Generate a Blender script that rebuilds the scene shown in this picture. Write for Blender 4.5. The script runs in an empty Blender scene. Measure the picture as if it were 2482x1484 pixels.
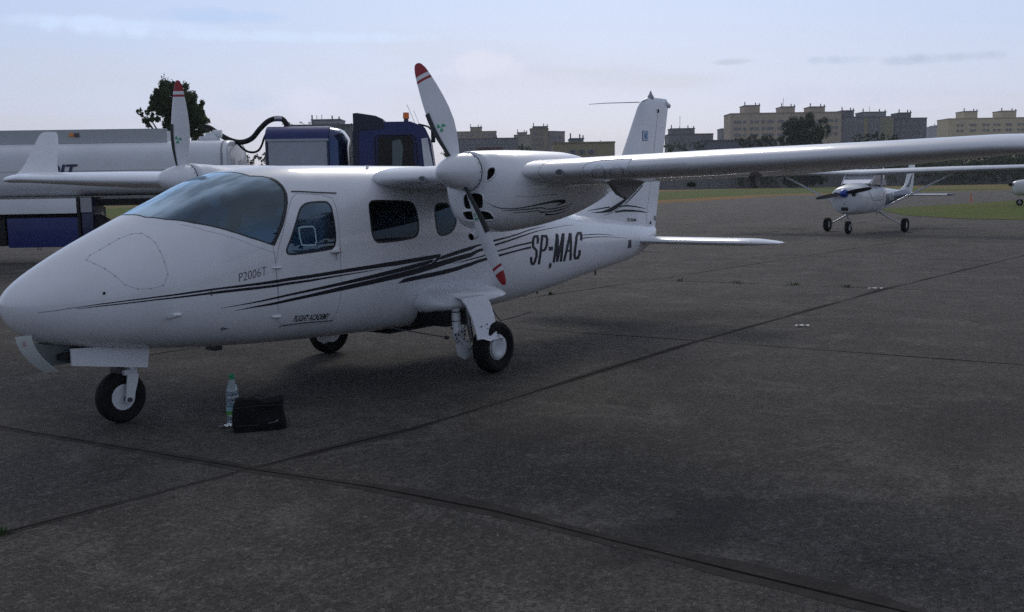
import bpy, bmesh, math, random
import numpy as np
from mathutils import Vector, Matrix, noise as mnoise
random.seed(7)
R=math.radians
SC=bpy.context.scene
# ---------------------------------------------------------------- camera
CAMP=Vector((-3.2975,-6.5058,1.5953))
FWD=Vector((0.79357,0.597646,-0.114305));RGT=Vector((0.599969,-0.799849,-0.016699));UPV=Vector((0.101407,0.055328,0.993305))
cam=bpy.data.cameras.new('camera');camo=bpy.data.objects.new('camera',cam);SC.collection.objects.link(camo)
m3=Matrix((RGT,UPV,-FWD)).transposed();camo.matrix_world=Matrix.Translation(CAMP)@m3.to_4x4()
cam.sensor_width=36;cam.lens=36*2531.2/2482;cam.clip_start=.05;cam.clip_end=6000
SC.camera=camo
# ---------------------------------------------------------------- sun + sky
SUN=Vector((0.70,0.46,0.50)).normalized()
SUN_EL=math.asin(SUN.z);SUN_ROT=math.atan2(SUN.x,SUN.y)
sl=bpy.data.lights.new('sun','SUN');sl.energy=.8;sl.angle=R(15);sl.color=(1,.95,.88)
slo=bpy.data.objects.new('sun',sl);SC.collection.objects.link(slo)
slo.rotation_euler=SUN.to_track_quat('Z','Y').to_euler();slo.location=(20,20,30)
W=bpy.data.worlds.new('World');SC.world=W;W.use_nodes=True
def world():
    nt=W.node_tree;N=nt.nodes;L=nt.links;N.clear()
    out=N.new('ShaderNodeOutputWorld');bg=N.new('ShaderNodeBackground');bg.inputs[1].default_value=0.1
    L.new(bg.outputs[0],out.inputs[0])
    sky=N.new('ShaderNodeTexSky');sky.sky_type='NISHITA';sky.sun_disc=False
    sky.sun_elevation=SUN_EL;sky.sun_rotation=SUN_ROT;sky.air_density=1.0;sky.dust_density=1.5;sky.ozone_density=1.5
    tc=N.new('ShaderNodeTexCoord');sep=N.new('ShaderNodeSeparateXYZ');L.new(tc.outputs['Generated'],sep.inputs[0])
    def ma(op,a,b=None,c=None):
        n=N.new('ShaderNodeMath');n.operation=op
        for i,v in enumerate((a,b,c)):
            if v is None: continue
            if isinstance(v,(int,float)): n.inputs[i].default_value=v
            else: L.new(v,n.inputs[i])
        return n.outputs[0]
    def mix(f,a,b):
        n=N.new('ShaderNodeMix');n.data_type='RGBA'
        for s,v in ((n.inputs[0],f),(n.inputs[6],a),(n.inputs[7],b)):
            if isinstance(v,(int,float)): s.default_value=v
            elif isinstance(v,tuple): s.default_value=(*v,1)
            else: L.new(v,s)
        return n.outputs[2]
    z=ma('MAXIMUM',sep.outputs[2],0.0)
    # high veil of cloud: blue-white overhead, paler and warmer towards the horizon
    hz=ma('POWER',ma('SUBTRACT',1.0,ma('MINIMUM',ma('MULTIPLY',z,3.2),1.0)),1.6)
    veil=mix(hz,VEIL_HI,VEIL_LO)
    hi=ma('MINIMUM',ma('MULTIPLY',ma('MAXIMUM',ma('SUBTRACT',z,0.24),0.0),3.0),1.0)
    veil=mix(hi,veil,VEIL_ZEN)
    dt=N.new('ShaderNodeVectorMath');dt.operation='DOT_PRODUCT';L.new(tc.outputs['Generated'],dt.inputs[0]);dt.inputs[1].default_value=Vector((SUN.x,SUN.y,0)).normalized()
    k=ma('MULTIPLY_ADD',dt.outputs['Value'],.21,.79)   # thin overcast: brighter on the sun's side
    vm=N.new('ShaderNodeVectorMath');vm.operation='SCALE';L.new(veil,vm.inputs[0]);L.new(k,vm.inputs['Scale']);veil=vm.outputs[0]
    base=mix(0.88,sky.outputs[0],veil)
    # cloud deck seen in perspective
    den=ma('ADD',z,0.10)
    cb=N.new('ShaderNodeCombineXYZ');L.new(ma('DIVIDE',sep.outputs[0],den),cb.inputs[0]);L.new(ma('DIVIDE',sep.outputs[1],den),cb.inputs[1])
    nz=N.new('ShaderNodeTexNoise');nz.inputs['Scale'].default_value=.55;nz.inputs['Detail'].default_value=7;nz.inputs['Roughness'].default_value=.55;nz.inputs['Distortion'].default_value=.3
    L.new(cb.outputs[0],nz.inputs['Vector'])
    rp=N.new('ShaderNodeMapRange');rp.interpolation_type='SMOOTHSTEP';rp.inputs[1].default_value=.48;rp.inputs[2].default_value=.72
    L.new(nz.outputs[0],rp.inputs[0])
    base=mix(ma('MULTIPLY',rp.outputs[0],.45),base,(6.4,6.5,7.0))
    # separate cumulus puffs standing low over the field: direction, half-size and colour of each
    n2=N.new('ShaderNodeTexNoise');n2.inputs['Scale'].default_value=22;n2.inputs['Detail'].default_value=6;n2.inputs['Roughness'].default_value=.6;n2.inputs['Distortion'].default_value=.4;L.new(tc.outputs['Generated'],n2.inputs['Vector'])
    az=ma('ARCTAN2',sep.outputs[0],sep.outputs[1])
    for (a,e,ha,he,col,k) in CLOUDS:
        da=ma('DIVIDE',ma('SUBTRACT',az,a),ha);de=ma('DIVIDE',ma('SUBTRACT',sep.outputs[2],e),he)
        r=ma('ADD',ma('MULTIPLY',da,da),ma('MULTIPLY',de,de))
        r=ma('ADD',r,ma('MULTIPLY',ma('SUBTRACT',n2.outputs[0],.5),4.2))
        q=N.new('ShaderNodeMapRange');q.interpolation_type='SMOOTHSTEP';q.inputs[1].default_value=1.25;q.inputs[2].default_value=-.35;q.inputs[3].default_value=0;q.inputs[4].default_value=k
        L.new(r,q.inputs[0]);base=mix(q.outputs[0],base,col)
    L.new(base,bg.inputs[0])
def azel(u,v):
    d=FWD+RGT*((u-1241)/2531.2)-UPV*((v-742)/2531.2);d.normalize()
    return math.atan2(d.x,d.y),d.z
VEIL_HI=(4.8,6.5,9.8);VEIL_LO=(6.7,6.8,8.2);VEIL_ZEN=(4.6,5.0,6.2)
CLOUDS=[(*azel(1170,160),.040,.014,(8.3,8.3,9.6),.6),(*azel(1240,215),.08,.014,(7.7,7.8,9.2),.5),(*azel(740,245),.05,.014,(7.9,8.1,9.6),.5),(*azel(600,240),.035,.010,(6.0,6.9,8.9),.5),
 (*azel(2290,140),.055,.006,(4.6,5.4,7.0),.8),(*azel(2050,145),.03,.005,(5.0,5.9,7.6),.65),(*azel(520,40),.06,.008,(4.6,6.4,9.6),.5),(*azel(1780,150),.02,.003,(4.6,5.1,6.2),.4),
 (*azel(250,60),.10,.007,(7.0,8.6,11.2),.6),(*azel(700,90),.20,.006,(7.2,8.6,11.0),.55),(*azel(2000,230),.09,.012,(6.4,6.9,8.6),.35)]
world()
SC.view_settings.view_transform='Standard';SC.view_settings.look='None';SC.view_settings.exposure=0;SC.view_settings.gamma=1
SC.render.engine='CYCLES'
SC.cycles.use_denoising=False;SC.cycles.max_bounces=8;SC.cycles.transparent_max_bounces=12
# ---------------------------------------------------------------- helpers
C=SC.collection
def place(u,depth,z=0.0):
    """ground point seen under picture column u (2482 px wide) at a horizontal distance along the view"""
    f=Vector((FWD.x,FWD.y,0)).normalized();r=Vector((f.y,-f.x,0))
    p=CAMP+f*depth+r*((u-1241)/2531.2*depth);return Vector((p.x,p.y,z))
HR=lambda u:450.8-(u-1241)*.01695
def hgt(u,v,depth): return CAMP.z+(HR(u)-v)/2531.2*depth
def mat(name,col,rough=.6,metal=0,spec=.5,coat=0,noise=None,bump=None,emit=None):
    m=bpy.data.materials.new(name);m.use_nodes=True;nt=m.node_tree;b=nt.nodes['Principled BSDF']
    b.inputs['Base Color'].default_value=(*col,1);b.inputs['Roughness'].default_value=rough;b.inputs['Metallic'].default_value=metal
    b.inputs['Specular IOR Level'].default_value=spec
    if coat: b.inputs['Coat Weight'].default_value=coat;b.inputs['Coat Roughness'].default_value=.04
    if emit: b.inputs['Emission Color'].default_value=(*emit[0],1);b.inputs['Emission Strength'].default_value=emit[1]
    tc=nt.nodes.new('ShaderNodeTexCoord')
    if noise:   # (scale, second colour, lo, hi)
        n=nt.nodes.new('ShaderNodeTexNoise');n.inputs['Scale'].default_value=noise[0];n.inputs['Detail'].default_value=6;n.inputs['Roughness'].default_value=.6
        nt.links.new(tc.outputs['Object'],n.inputs['Vector'])
        r=nt.nodes.new('ShaderNodeValToRGB');r.color_ramp.elements[0].position=noise[2];r.color_ramp.elements[0].color=(*col,1);r.color_ramp.elements[1].position=noise[3];r.color_ramp.elements[1].color=(*noise[1],1)
        nt.links.new(n.outputs[0],r.inputs[0]);nt.links.new(r.outputs[0],b.inputs['Base Color'])
    if bump:
        n=nt.nodes.new('ShaderNodeTexNoise');n.inputs['Scale'].default_value=bump[0];n.inputs['Detail'].default_value=5
        nt.links.new(tc.outputs['Object'],n.inputs['Vector'])
        q=nt.nodes.new('ShaderNodeBump');q.inputs['Strength'].default_value=bump[1];q.inputs['Distance'].default_value=bump[2]
        nt.links.new(n.outputs[0],q.inputs['Height']);nt.links.new(q.outputs[0],b.inputs['Normal'])
    return m
def glass(name,tint,rough=.02,ior=1.5,refl=(1,1,1),wave=0):
    m=bpy.data.materials.new(name);m.use_nodes=True;nt=m.node_tree;nt.nodes.clear()
    o=nt.nodes.new('ShaderNodeOutputMaterial');mx=nt.nodes.new('ShaderNodeMixShader');t=nt.nodes.new('ShaderNodeBsdfTransparent');g=nt.nodes.new('ShaderNodeBsdfGlossy');f=nt.nodes.new('ShaderNodeFresnel')
    t.inputs[0].default_value=(*tint,1);g.inputs['Roughness'].default_value=rough;g.inputs[0].default_value=(*refl,1);f.inputs[0].default_value=ior
    streak_mix=None
    if wave:   # blown perspex is never optically flat: long shallow waves running aft
        tc=nt.nodes.new('ShaderNodeTexCoord');mp=nt.nodes.new('ShaderNodeMapping');mp.inputs['Scale'].default_value=(1.1,9,5);mp.inputs['Rotation'].default_value=(0,R(28),0)
        n=nt.nodes.new('ShaderNodeTexNoise');n.inputs['Scale'].default_value=1.6;n.inputs['Detail'].default_value=3;q=nt.nodes.new('ShaderNodeBump');q.inputs['Strength'].default_value=wave;q.inputs['Distance'].default_value=.02
        nt.links.new(tc.outputs['Object'],mp.inputs[0]);nt.links.new(mp.outputs[0],n.inputs['Vector']);nt.links.new(n.outputs[0],q.inputs['Height']);nt.links.new(q.outputs[0],g.inputs['Normal']);nt.links.new(q.outputs[0],f.inputs['Normal'])
        # sky reflection laid on in long streaks by noise, strongest at grazing view
        lw=nt.nodes.new('ShaderNodeLayerWeight');lw.inputs[0].default_value=.5
        mp2=nt.nodes.new('ShaderNodeMapping');mp2.inputs['Scale'].default_value=(.22,4.2,3.2);mp2.inputs['Rotation'].default_value=(0,R(30),0);n2=nt.nodes.new('ShaderNodeTexNoise');n2.inputs['Scale'].default_value=2.2;n2.inputs['Detail'].default_value=4
        nt.links.new(tc.outputs['Object'],mp2.inputs[0]);nt.links.new(mp2.outputs[0],n2.inputs['Vector'])
        r1=nt.nodes.new('ShaderNodeMapRange');r1.interpolation_type='SMOOTHSTEP';r1.inputs[1].default_value=.35;r1.inputs[2].default_value=.65;r1.inputs[3].default_value=.30;r1.inputs[4].default_value=1;nt.links.new(n2.outputs[0],r1.inputs[0])
        r2=nt.nodes.new('ShaderNodeMapRange');r2.interpolation_type='SMOOTHSTEP';r2.inputs[1].default_value=.24;r2.inputs[2].default_value=.56;r2.inputs[3].default_value=.0;r2.inputs[4].default_value=.76;nt.links.new(lw.outputs['Facing'],r2.inputs[0])
        mm=nt.nodes.new('ShaderNodeMath');mm.operation='MULTIPLY';nt.links.new(r1.outputs[0],mm.inputs[0]);nt.links.new(r2.outputs[0],mm.inputs[1])
        g2=nt.nodes.new('ShaderNodeBsdfGlossy');g2.inputs[0].default_value=(.68,.86,.97,1);g2.inputs['Roughness'].default_value=.12
        mx2=nt.nodes.new('ShaderNodeMixShader');nt.links.new(mm.outputs[0],mx2.inputs[0]);nt.links.new(g2.outputs[0],mx2.inputs[2]);streak_mix=mx2
    nt.links.new(f.outputs[0],mx.inputs[0]);nt.links.new(t.outputs[0],mx.inputs[1]);nt.links.new(g.outputs[0],mx.inputs[2]);nt.links.new(mx.outputs[0],(streak_mix.inputs[1] if streak_mix else o.inputs[0]))
    if streak_mix: nt.links.new(streak_mix.outputs[0],o.inputs[0])
    return m
M={}
M['white']=mat('aircraft_white',(.74,.75,.78),.38,coat=.5,noise=(2.2,(.64,.65,.67),.35,.75))
M['white2']=mat('old_white_paint',(.66,.68,.70),.4,coat=.3,noise=(4,(.58,.60,.62),.4,.7))
M['decal']=mat('black_vinyl',(.012,.013,.02),.5,spec=.25)
M['line']=mat('panel_gap',(.34,.34,.37),.8)
M['faint']=mat('faint_seam',(.46,.47,.50),.7)
M['seal']=mat('black_rubber_seal',(.015,.016,.018),.5)
M['black']=mat('flat_black',(.012,.012,.013),.8)
M['tyre']=mat('tyre_rubber',(.009,.009,.0095),.85,spec=.25,noise=(30,(.016,.0155,.015),.4,.7),bump=(60,.3,.002))
M['metal']=mat('brushed_metal',(.45,.46,.48),.35,.9)
M['dmetal']=mat('dark_metal',(.10,.10,.11),.45,.7)
M['grey']=mat('grey_paint',(.30,.31,.33),.5)
M['red']=mat('red_paint',(.33,.02,.03),.5)
M['green']=mat('green_mark',(.01,.36,.16),.5)
M['blue']=mat('truck_blue',(.006,.015,.115),.45,coat=.15,noise=(2,(.010,.022,.14),.4,.7))
M['dblue']=mat('dark_blue',(.008,.016,.07),.4,coat=.3)
M['silver']=mat('silver_panel',(.40,.42,.47),.45,.1,noise=(6,(.36,.38,.42),.4,.7))
M['tank']=mat('tank_white',(.78,.80,.82),.4,coat=.3,noise=(1.2,(.70,.72,.74),.35,.7))
M['amber']=mat('amber_lens',(.95,.20,.02),.3)
M['glass']=glass('tinted_perspex',(.46,.74,.95),.02,1.9,(.70,.90,1.05),.35)
M['cabglass']=glass('cabin_perspex',(.26,.36,.46),.03,1.45,(.6,.78,.95))
M['truckglass']=glass('truck_glass',(.25,.28,.30),.03,1.45)
M['clear']=glass('clear_cover',(.93,.95,.97),.04,1.4)
M['trim']=mat('cabin_trim',(.10,.105,.115),.8)
M['seat']=mat('seat_leather',(.20,.25,.32),.6)
M['headset']=mat('headset_pale',(.35,.5,.55),.5)
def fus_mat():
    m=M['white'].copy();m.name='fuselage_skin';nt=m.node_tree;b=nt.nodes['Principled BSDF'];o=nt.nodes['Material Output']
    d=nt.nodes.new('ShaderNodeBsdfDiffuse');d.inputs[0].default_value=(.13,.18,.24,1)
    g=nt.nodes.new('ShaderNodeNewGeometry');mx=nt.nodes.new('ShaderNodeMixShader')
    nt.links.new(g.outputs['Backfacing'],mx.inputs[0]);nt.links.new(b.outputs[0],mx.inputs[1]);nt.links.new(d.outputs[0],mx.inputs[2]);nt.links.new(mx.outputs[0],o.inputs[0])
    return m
M['skin']=fus_mat()
def link(name,me,parent=None,mats=None):
    o=bpy.data.objects.new(name,me);C.objects.link(o);o.parent=parent
    if mats:
        for m in (mats if isinstance(mats,(list,tuple)) else [mats]): me.materials.append(m)
    return o
def finish(me,ang=35,smooth=True):
    bm=bmesh.new();bm.from_mesh(me)
    for f in bm.faces: f.smooth=smooth
    if smooth:
        for e in bm.edges:
            if len(e.link_faces)==2 and e.calc_face_angle(0)>R(ang): e.smooth=False
    bm.to_mesh(me);bm.free()
class MB:
    def __init__(s): s.v=[];s.f=[];s.mi=[];s.cm=0
    def add(s,vs,fs):
        b=len(s.v);s.v+=[tuple(v) for v in vs];s.f+=[tuple(i+b for i in f) for f in fs];s.mi+=[s.cm]*len(fs);return s
    def box(s,x0,x1,y0,y1,z0,z1,bev=0):
        if bev:
            bm=bmesh.new();bmesh.ops.create_cube(bm,size=1)
            for v in bm.verts: v.co=Vector(((x0+x1)/2+v.co.x*(x1-x0),(y0+y1)/2+v.co.y*(y1-y0),(z0+z1)/2+v.co.z*(z1-z0)))
            bmesh.ops.bevel(bm,geom=list(bm.edges),offset=bev,segments=2,profile=.7,affect='EDGES')
            bm.verts.index_update();s.add([v.co for v in bm.verts],[[v.index for v in f.verts] for f in bm.faces]);bm.free();return s
        v=[(x,y,z) for x in(x0,x1) for y in(y0,y1) for z in(z0,z1)]
        return s.add(v,[(0,1,3,2),(4,6,7,5),(0,4,5,1),(2,3,7,6),(0,2,6,4),(1,5,7,3)])
    def rings(s,rs,cap=True,closed=True):
        n=len(rs[0]);v=[p for r in rs for p in r];f=[]
        for i in range(len(rs)-1):
            for j in range(n if closed else n-1):
                a=i*n+j;b=i*n+(j+1)%n;f.append((a,b,b+n,a+n))
        if cap: f.append(tuple(range(n))[::-1]);f.append(tuple((len(rs)-1)*n+k for k in range(n)))
        return s.add(v,f)
    def tube(s,pts,r,n=10,cap=True):
        pts=[Vector(p) for p in pts];rs=[];rr=r if isinstance(r,(list,tuple)) else [r]*len(pts)
        up=None
        for i,p in enumerate(pts):
            d=(pts[min(i+1,len(pts)-1)]-pts[max(i-1,0)]).normalized()
            if up is None: up=Vector((0,0,1)) if abs(d.z)<.9 else Vector((1,0,0))
            a=d.cross(up).normalized();b=a.cross(d).normalized();up=b
            rs.append([p+(a*math.cos(2*math.pi*k/n)+b*math.sin(2*math.pi*k/n))*rr[i] for k in range(n)])
        return s.rings(rs,cap)
    def revolve(s,prof,org=(0,0,0),axis='Z',n=32,cap=True):
        rs=[];o=Vector(org)
        for (h,r) in prof:
            r=max(r,1e-4);ring=[]
            for k in range(n):
                a=2*math.pi*k/n;c,d=r*math.cos(a),r*math.sin(a)
                ring.append(o+Vector({'Z':(c,d,h),'X':(h,c,d),'Y':(c,h,d)}[axis]))
            rs.append(ring)
        return s.rings(rs,cap)
    def prism(s,poly,d0,d1,axis='Y'):
        def P(a,b,d): return {'Y':(a,d,b),'X':(d,a,b),'Z':(a,b,d)}[axis]
        return s.rings([[P(a,b,d0) for a,b in poly],[P(a,b,d1) for a,b in poly]])
    def build(s,name,m,parent=None,smooth=True,ang=35,recalc=True):
        me=bpy.data.meshes.new(name);me.from_pydata(s.v,[],s.f);me.update()
        ms=m if isinstance(m,(list,tuple)) else [m]
        for q in ms: me.materials.append(q)
        if len(ms)>1: me.polygons.foreach_set('material_index',s.mi)
        if recalc:
            bm=bmesh.new();bm.from_mesh(me);bmesh.ops.recalc_face_normals(bm,faces=bm.faces);bm.to_mesh(me);bm.free()
        finish(me,ang,smooth)
        o=bpy.data.objects.new(name,me);C.objects.link(o);o.parent=parent
        return o
def thing(name,label,cat,loc=(0,0,0),rotz=0,group=None):
    o=bpy.data.objects.new(name,None);C.objects.link(o);o.location=loc;o.rotation_euler=(0,0,rotz);o['label']=label;o['category']=cat;o.empty_display_size=.3
    if group:o['group']=group
    return o
def tag(o,label,cat,group=None,kind=None):
    if label:o['label']=label
    if cat:o['category']=cat
    if group:o['group']=group
    if kind:o['kind']=kind
    return o
def text_mesh(s,size=1,shear=0,bold=0):
    cu=bpy.data.curves.new('txt','FONT');cu.body=s;cu.size=size;cu.shear=shear;cu.offset=bold;cu.resolution_u=3
    o=bpy.data.objects.new('txt',cu);C.objects.link(o);dg=bpy.context.evaluated_depsgraph_get();dg.update()
    me=bpy.data.meshes.new_from_object(o.evaluated_get(dg));C.objects.unlink(o);bpy.data.objects.remove(o)
    v=[tuple(p.co) for p in me.vertices];f=[tuple(p.vertices) for p in me.polygons];bpy.data.meshes.remove(me)
    xs=[p[0] for p in v];w=max(xs)
    return v,f,w
# ---------------------------------------------------------------- body shapes as superellipse lofts
def pchip(xs,ys):
    xs=np.array(xs,float);ys=np.array(ys,float)
    h=np.diff(xs);d=np.diff(ys)/h
    m=np.zeros(len(xs))
    m[0]=d[0];m[-1]=d[-1]
    for i in range(1,len(xs)-1):
        if d[i-1]*d[i]>0:
            w1=2*h[i]+h[i-1];w2=h[i]+2*h[i-1]
            m[i]=(w1+w2)/(w1/d[i-1]+w2/d[i])
    def f(x):
        x=np.clip(np.asarray(x,float),xs[0],xs[-1])
        i=np.clip(np.searchsorted(xs,x,side='right')-1,0,len(xs)-2)
        t=(x-xs[i])/h[i]
        return ((1+2*t)*(1-t)**2*ys[i]+t*(1-t)**2*h[i]*m[i]+t*t*(3-2*t)*ys[i+1]+t*t*(t-1)*h[i]*m[i+1])
    return f
class Loft:
    """body of revolution-like loft along x: superellipse sections (theta 0 = top, +pi/2 = port side)"""
    def __init__(s,st,yc=0.0,root=False):
        st=np.array(st,float);s.root=root;s.yc=yc
        s.x0,s.x1=st[0,0],st[-1,0]
        k=np.sqrt(st[:,0]-s.x0) if root else st[:,0]
        s.zt,s.zb,s.w,s.zm,s.nu,s.nl=[pchip(k,st[:,i]) for i in range(1,7)]
    def k(s,x): return np.sqrt(np.maximum(np.asarray(x,float)-s.x0,0)) if s.root else np.asarray(x,float)
    def P(s,x,th):
        x=np.asarray(x,float);th=np.asarray(th,float);k=s.k(x)
        c=np.cos(th);sn=np.sin(th)
        up=c>=0
        n=np.where(up,s.nu(k),s.nl(k))
        zt,zb,zm,w=s.zt(k),s.zb(k),s.zm(k),s.w(k)
        r=(np.abs(sn)**n+np.abs(c)**n)**(-1/n)
        y=s.yc-w*sn*r
        z=zm+np.where(up,zt-zm,zm-zb)*c*r
        return np.stack([x+0*y,y,z],-1)
    def N(s,x,th,e=2e-3):
        a=s.P(np.minimum(x+e,s.x1),th)-s.P(np.maximum(x-e,s.x0),th)
        b=s.P(x,th+e)-s.P(x,th-e)
        n=np.cross(a,b)
        n/=np.maximum(np.linalg.norm(n,axis=-1,keepdims=True),1e-12)
        p=s.P(x,th);k=s.k(x)
        c=np.stack([0*p[...,0],p[...,1]-s.yc,p[...,2]-s.zm(k)],-1)
        sg=np.sign((n*c).sum(-1,keepdims=True));sg[sg==0]=1
        return n*sg
    def th_of_z(s,x,z,side=1):
        k=s.k(x);zt,zb,zm=s.zt(k),s.zb(k),s.zm(k)
        z=np.asarray(z,float)
        up=z>=zm
        r=np.clip(np.where(up,(z-zm)/(zt-zm),(zm-z)/(zm-zb)),0,1)
        n=np.where(up,s.nu(k),s.nl(k))
        th=np.arctan2((1-r**n)**(1/n),r)
        return np.where(up,th,math.pi-th)*side
#      x     zt    zb    w     zm    nu   nl
FUS=[(0.00,0.889,0.889,0.00,0.889,2.0,2.0),
     (0.07,1.005,0.730,0.165,0.885,2.0,2.0),
     (0.27,1.135,0.620,0.285,0.89,2.0,2.2),
     (0.57,1.285,0.555,0.385,0.90,2.05,2.4),
     (0.89,1.425,0.510,0.46,0.92,2.15,2.6),
     (1.23,1.565,0.475,0.53,0.95,2.3,2.8),
     (1.52,1.680,0.450,0.57,0.97,2.5,3.0),
     (1.82,1.752,0.430,0.60,1.00,2.7,3.2),
     (2.20,1.782,0.410,0.61,1.02,2.9,3.2),
     (2.90,1.787,0.380,0.61,1.04,3.0,3.2),
     (3.50,1.787,0.360,0.61,1.04,3.0,3.2),
     (3.80,1.787,0.375,0.60,1.04,3.0,3.2),
     (4.30,1.760,0.410,0.575,1.02,3.0,3.2),
     (5.00,1.590,0.440,0.51,0.98,2.8,3.0),
     (5.70,1.420,0.490,0.42,0.94,2.6,2.8),
     (6.30,1.285,0.555,0.345,0.92,2.4,2.6),
     (7.20,1.185,0.640,0.225,0.92,2.3,2.4),
     (7.75,1.115,0.700,0.15,0.92,2.3,2.3),
     (8.15,1.075,0.830,0.09,0.95,2.3,2.3),
     (8.32,1.060,0.930,0.05,0.99,2.3,2.3)]
NAC=[(2.640,1.84,1.56,.138,1.70,2.0,2.0),
     (2.645,1.845,1.45,.175,1.67,2.0,2.1),
     (2.66,1.85,1.375,.215,1.65,2.0,2.2),
     (2.70,1.852,1.32,.25,1.62,2.0,2.4),
     (2.80,1.857,1.27,.315,1.59,2.1,2.5),
     (2.95,1.862,1.25,.355,1.58,2.2,2.6),
     (3.20,1.866,1.265,.365,1.58,2.3,2.6),
     (3.70,1.862,1.325,.335,1.59,2.3,2.5),
     (4.10,1.815,1.41,.265,1.60,2.2,2.4),
     (4.40,1.74,1.495,.18,1.61,2.1,2.2),
     (4.65,1.67,1.575,.085,1.62,2,2),
     (4.78,1.63,1.615,.02,1.623,2,2)]
fus=Loft(FUS,0,True)
nacP=Loft(NAC,-1.65);nacS=Loft([(a[0],a[1]-.03*min(1,(a[0]-2.64)/.3))+tuple(a[2:]) for a in NAC],1.65)
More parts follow.
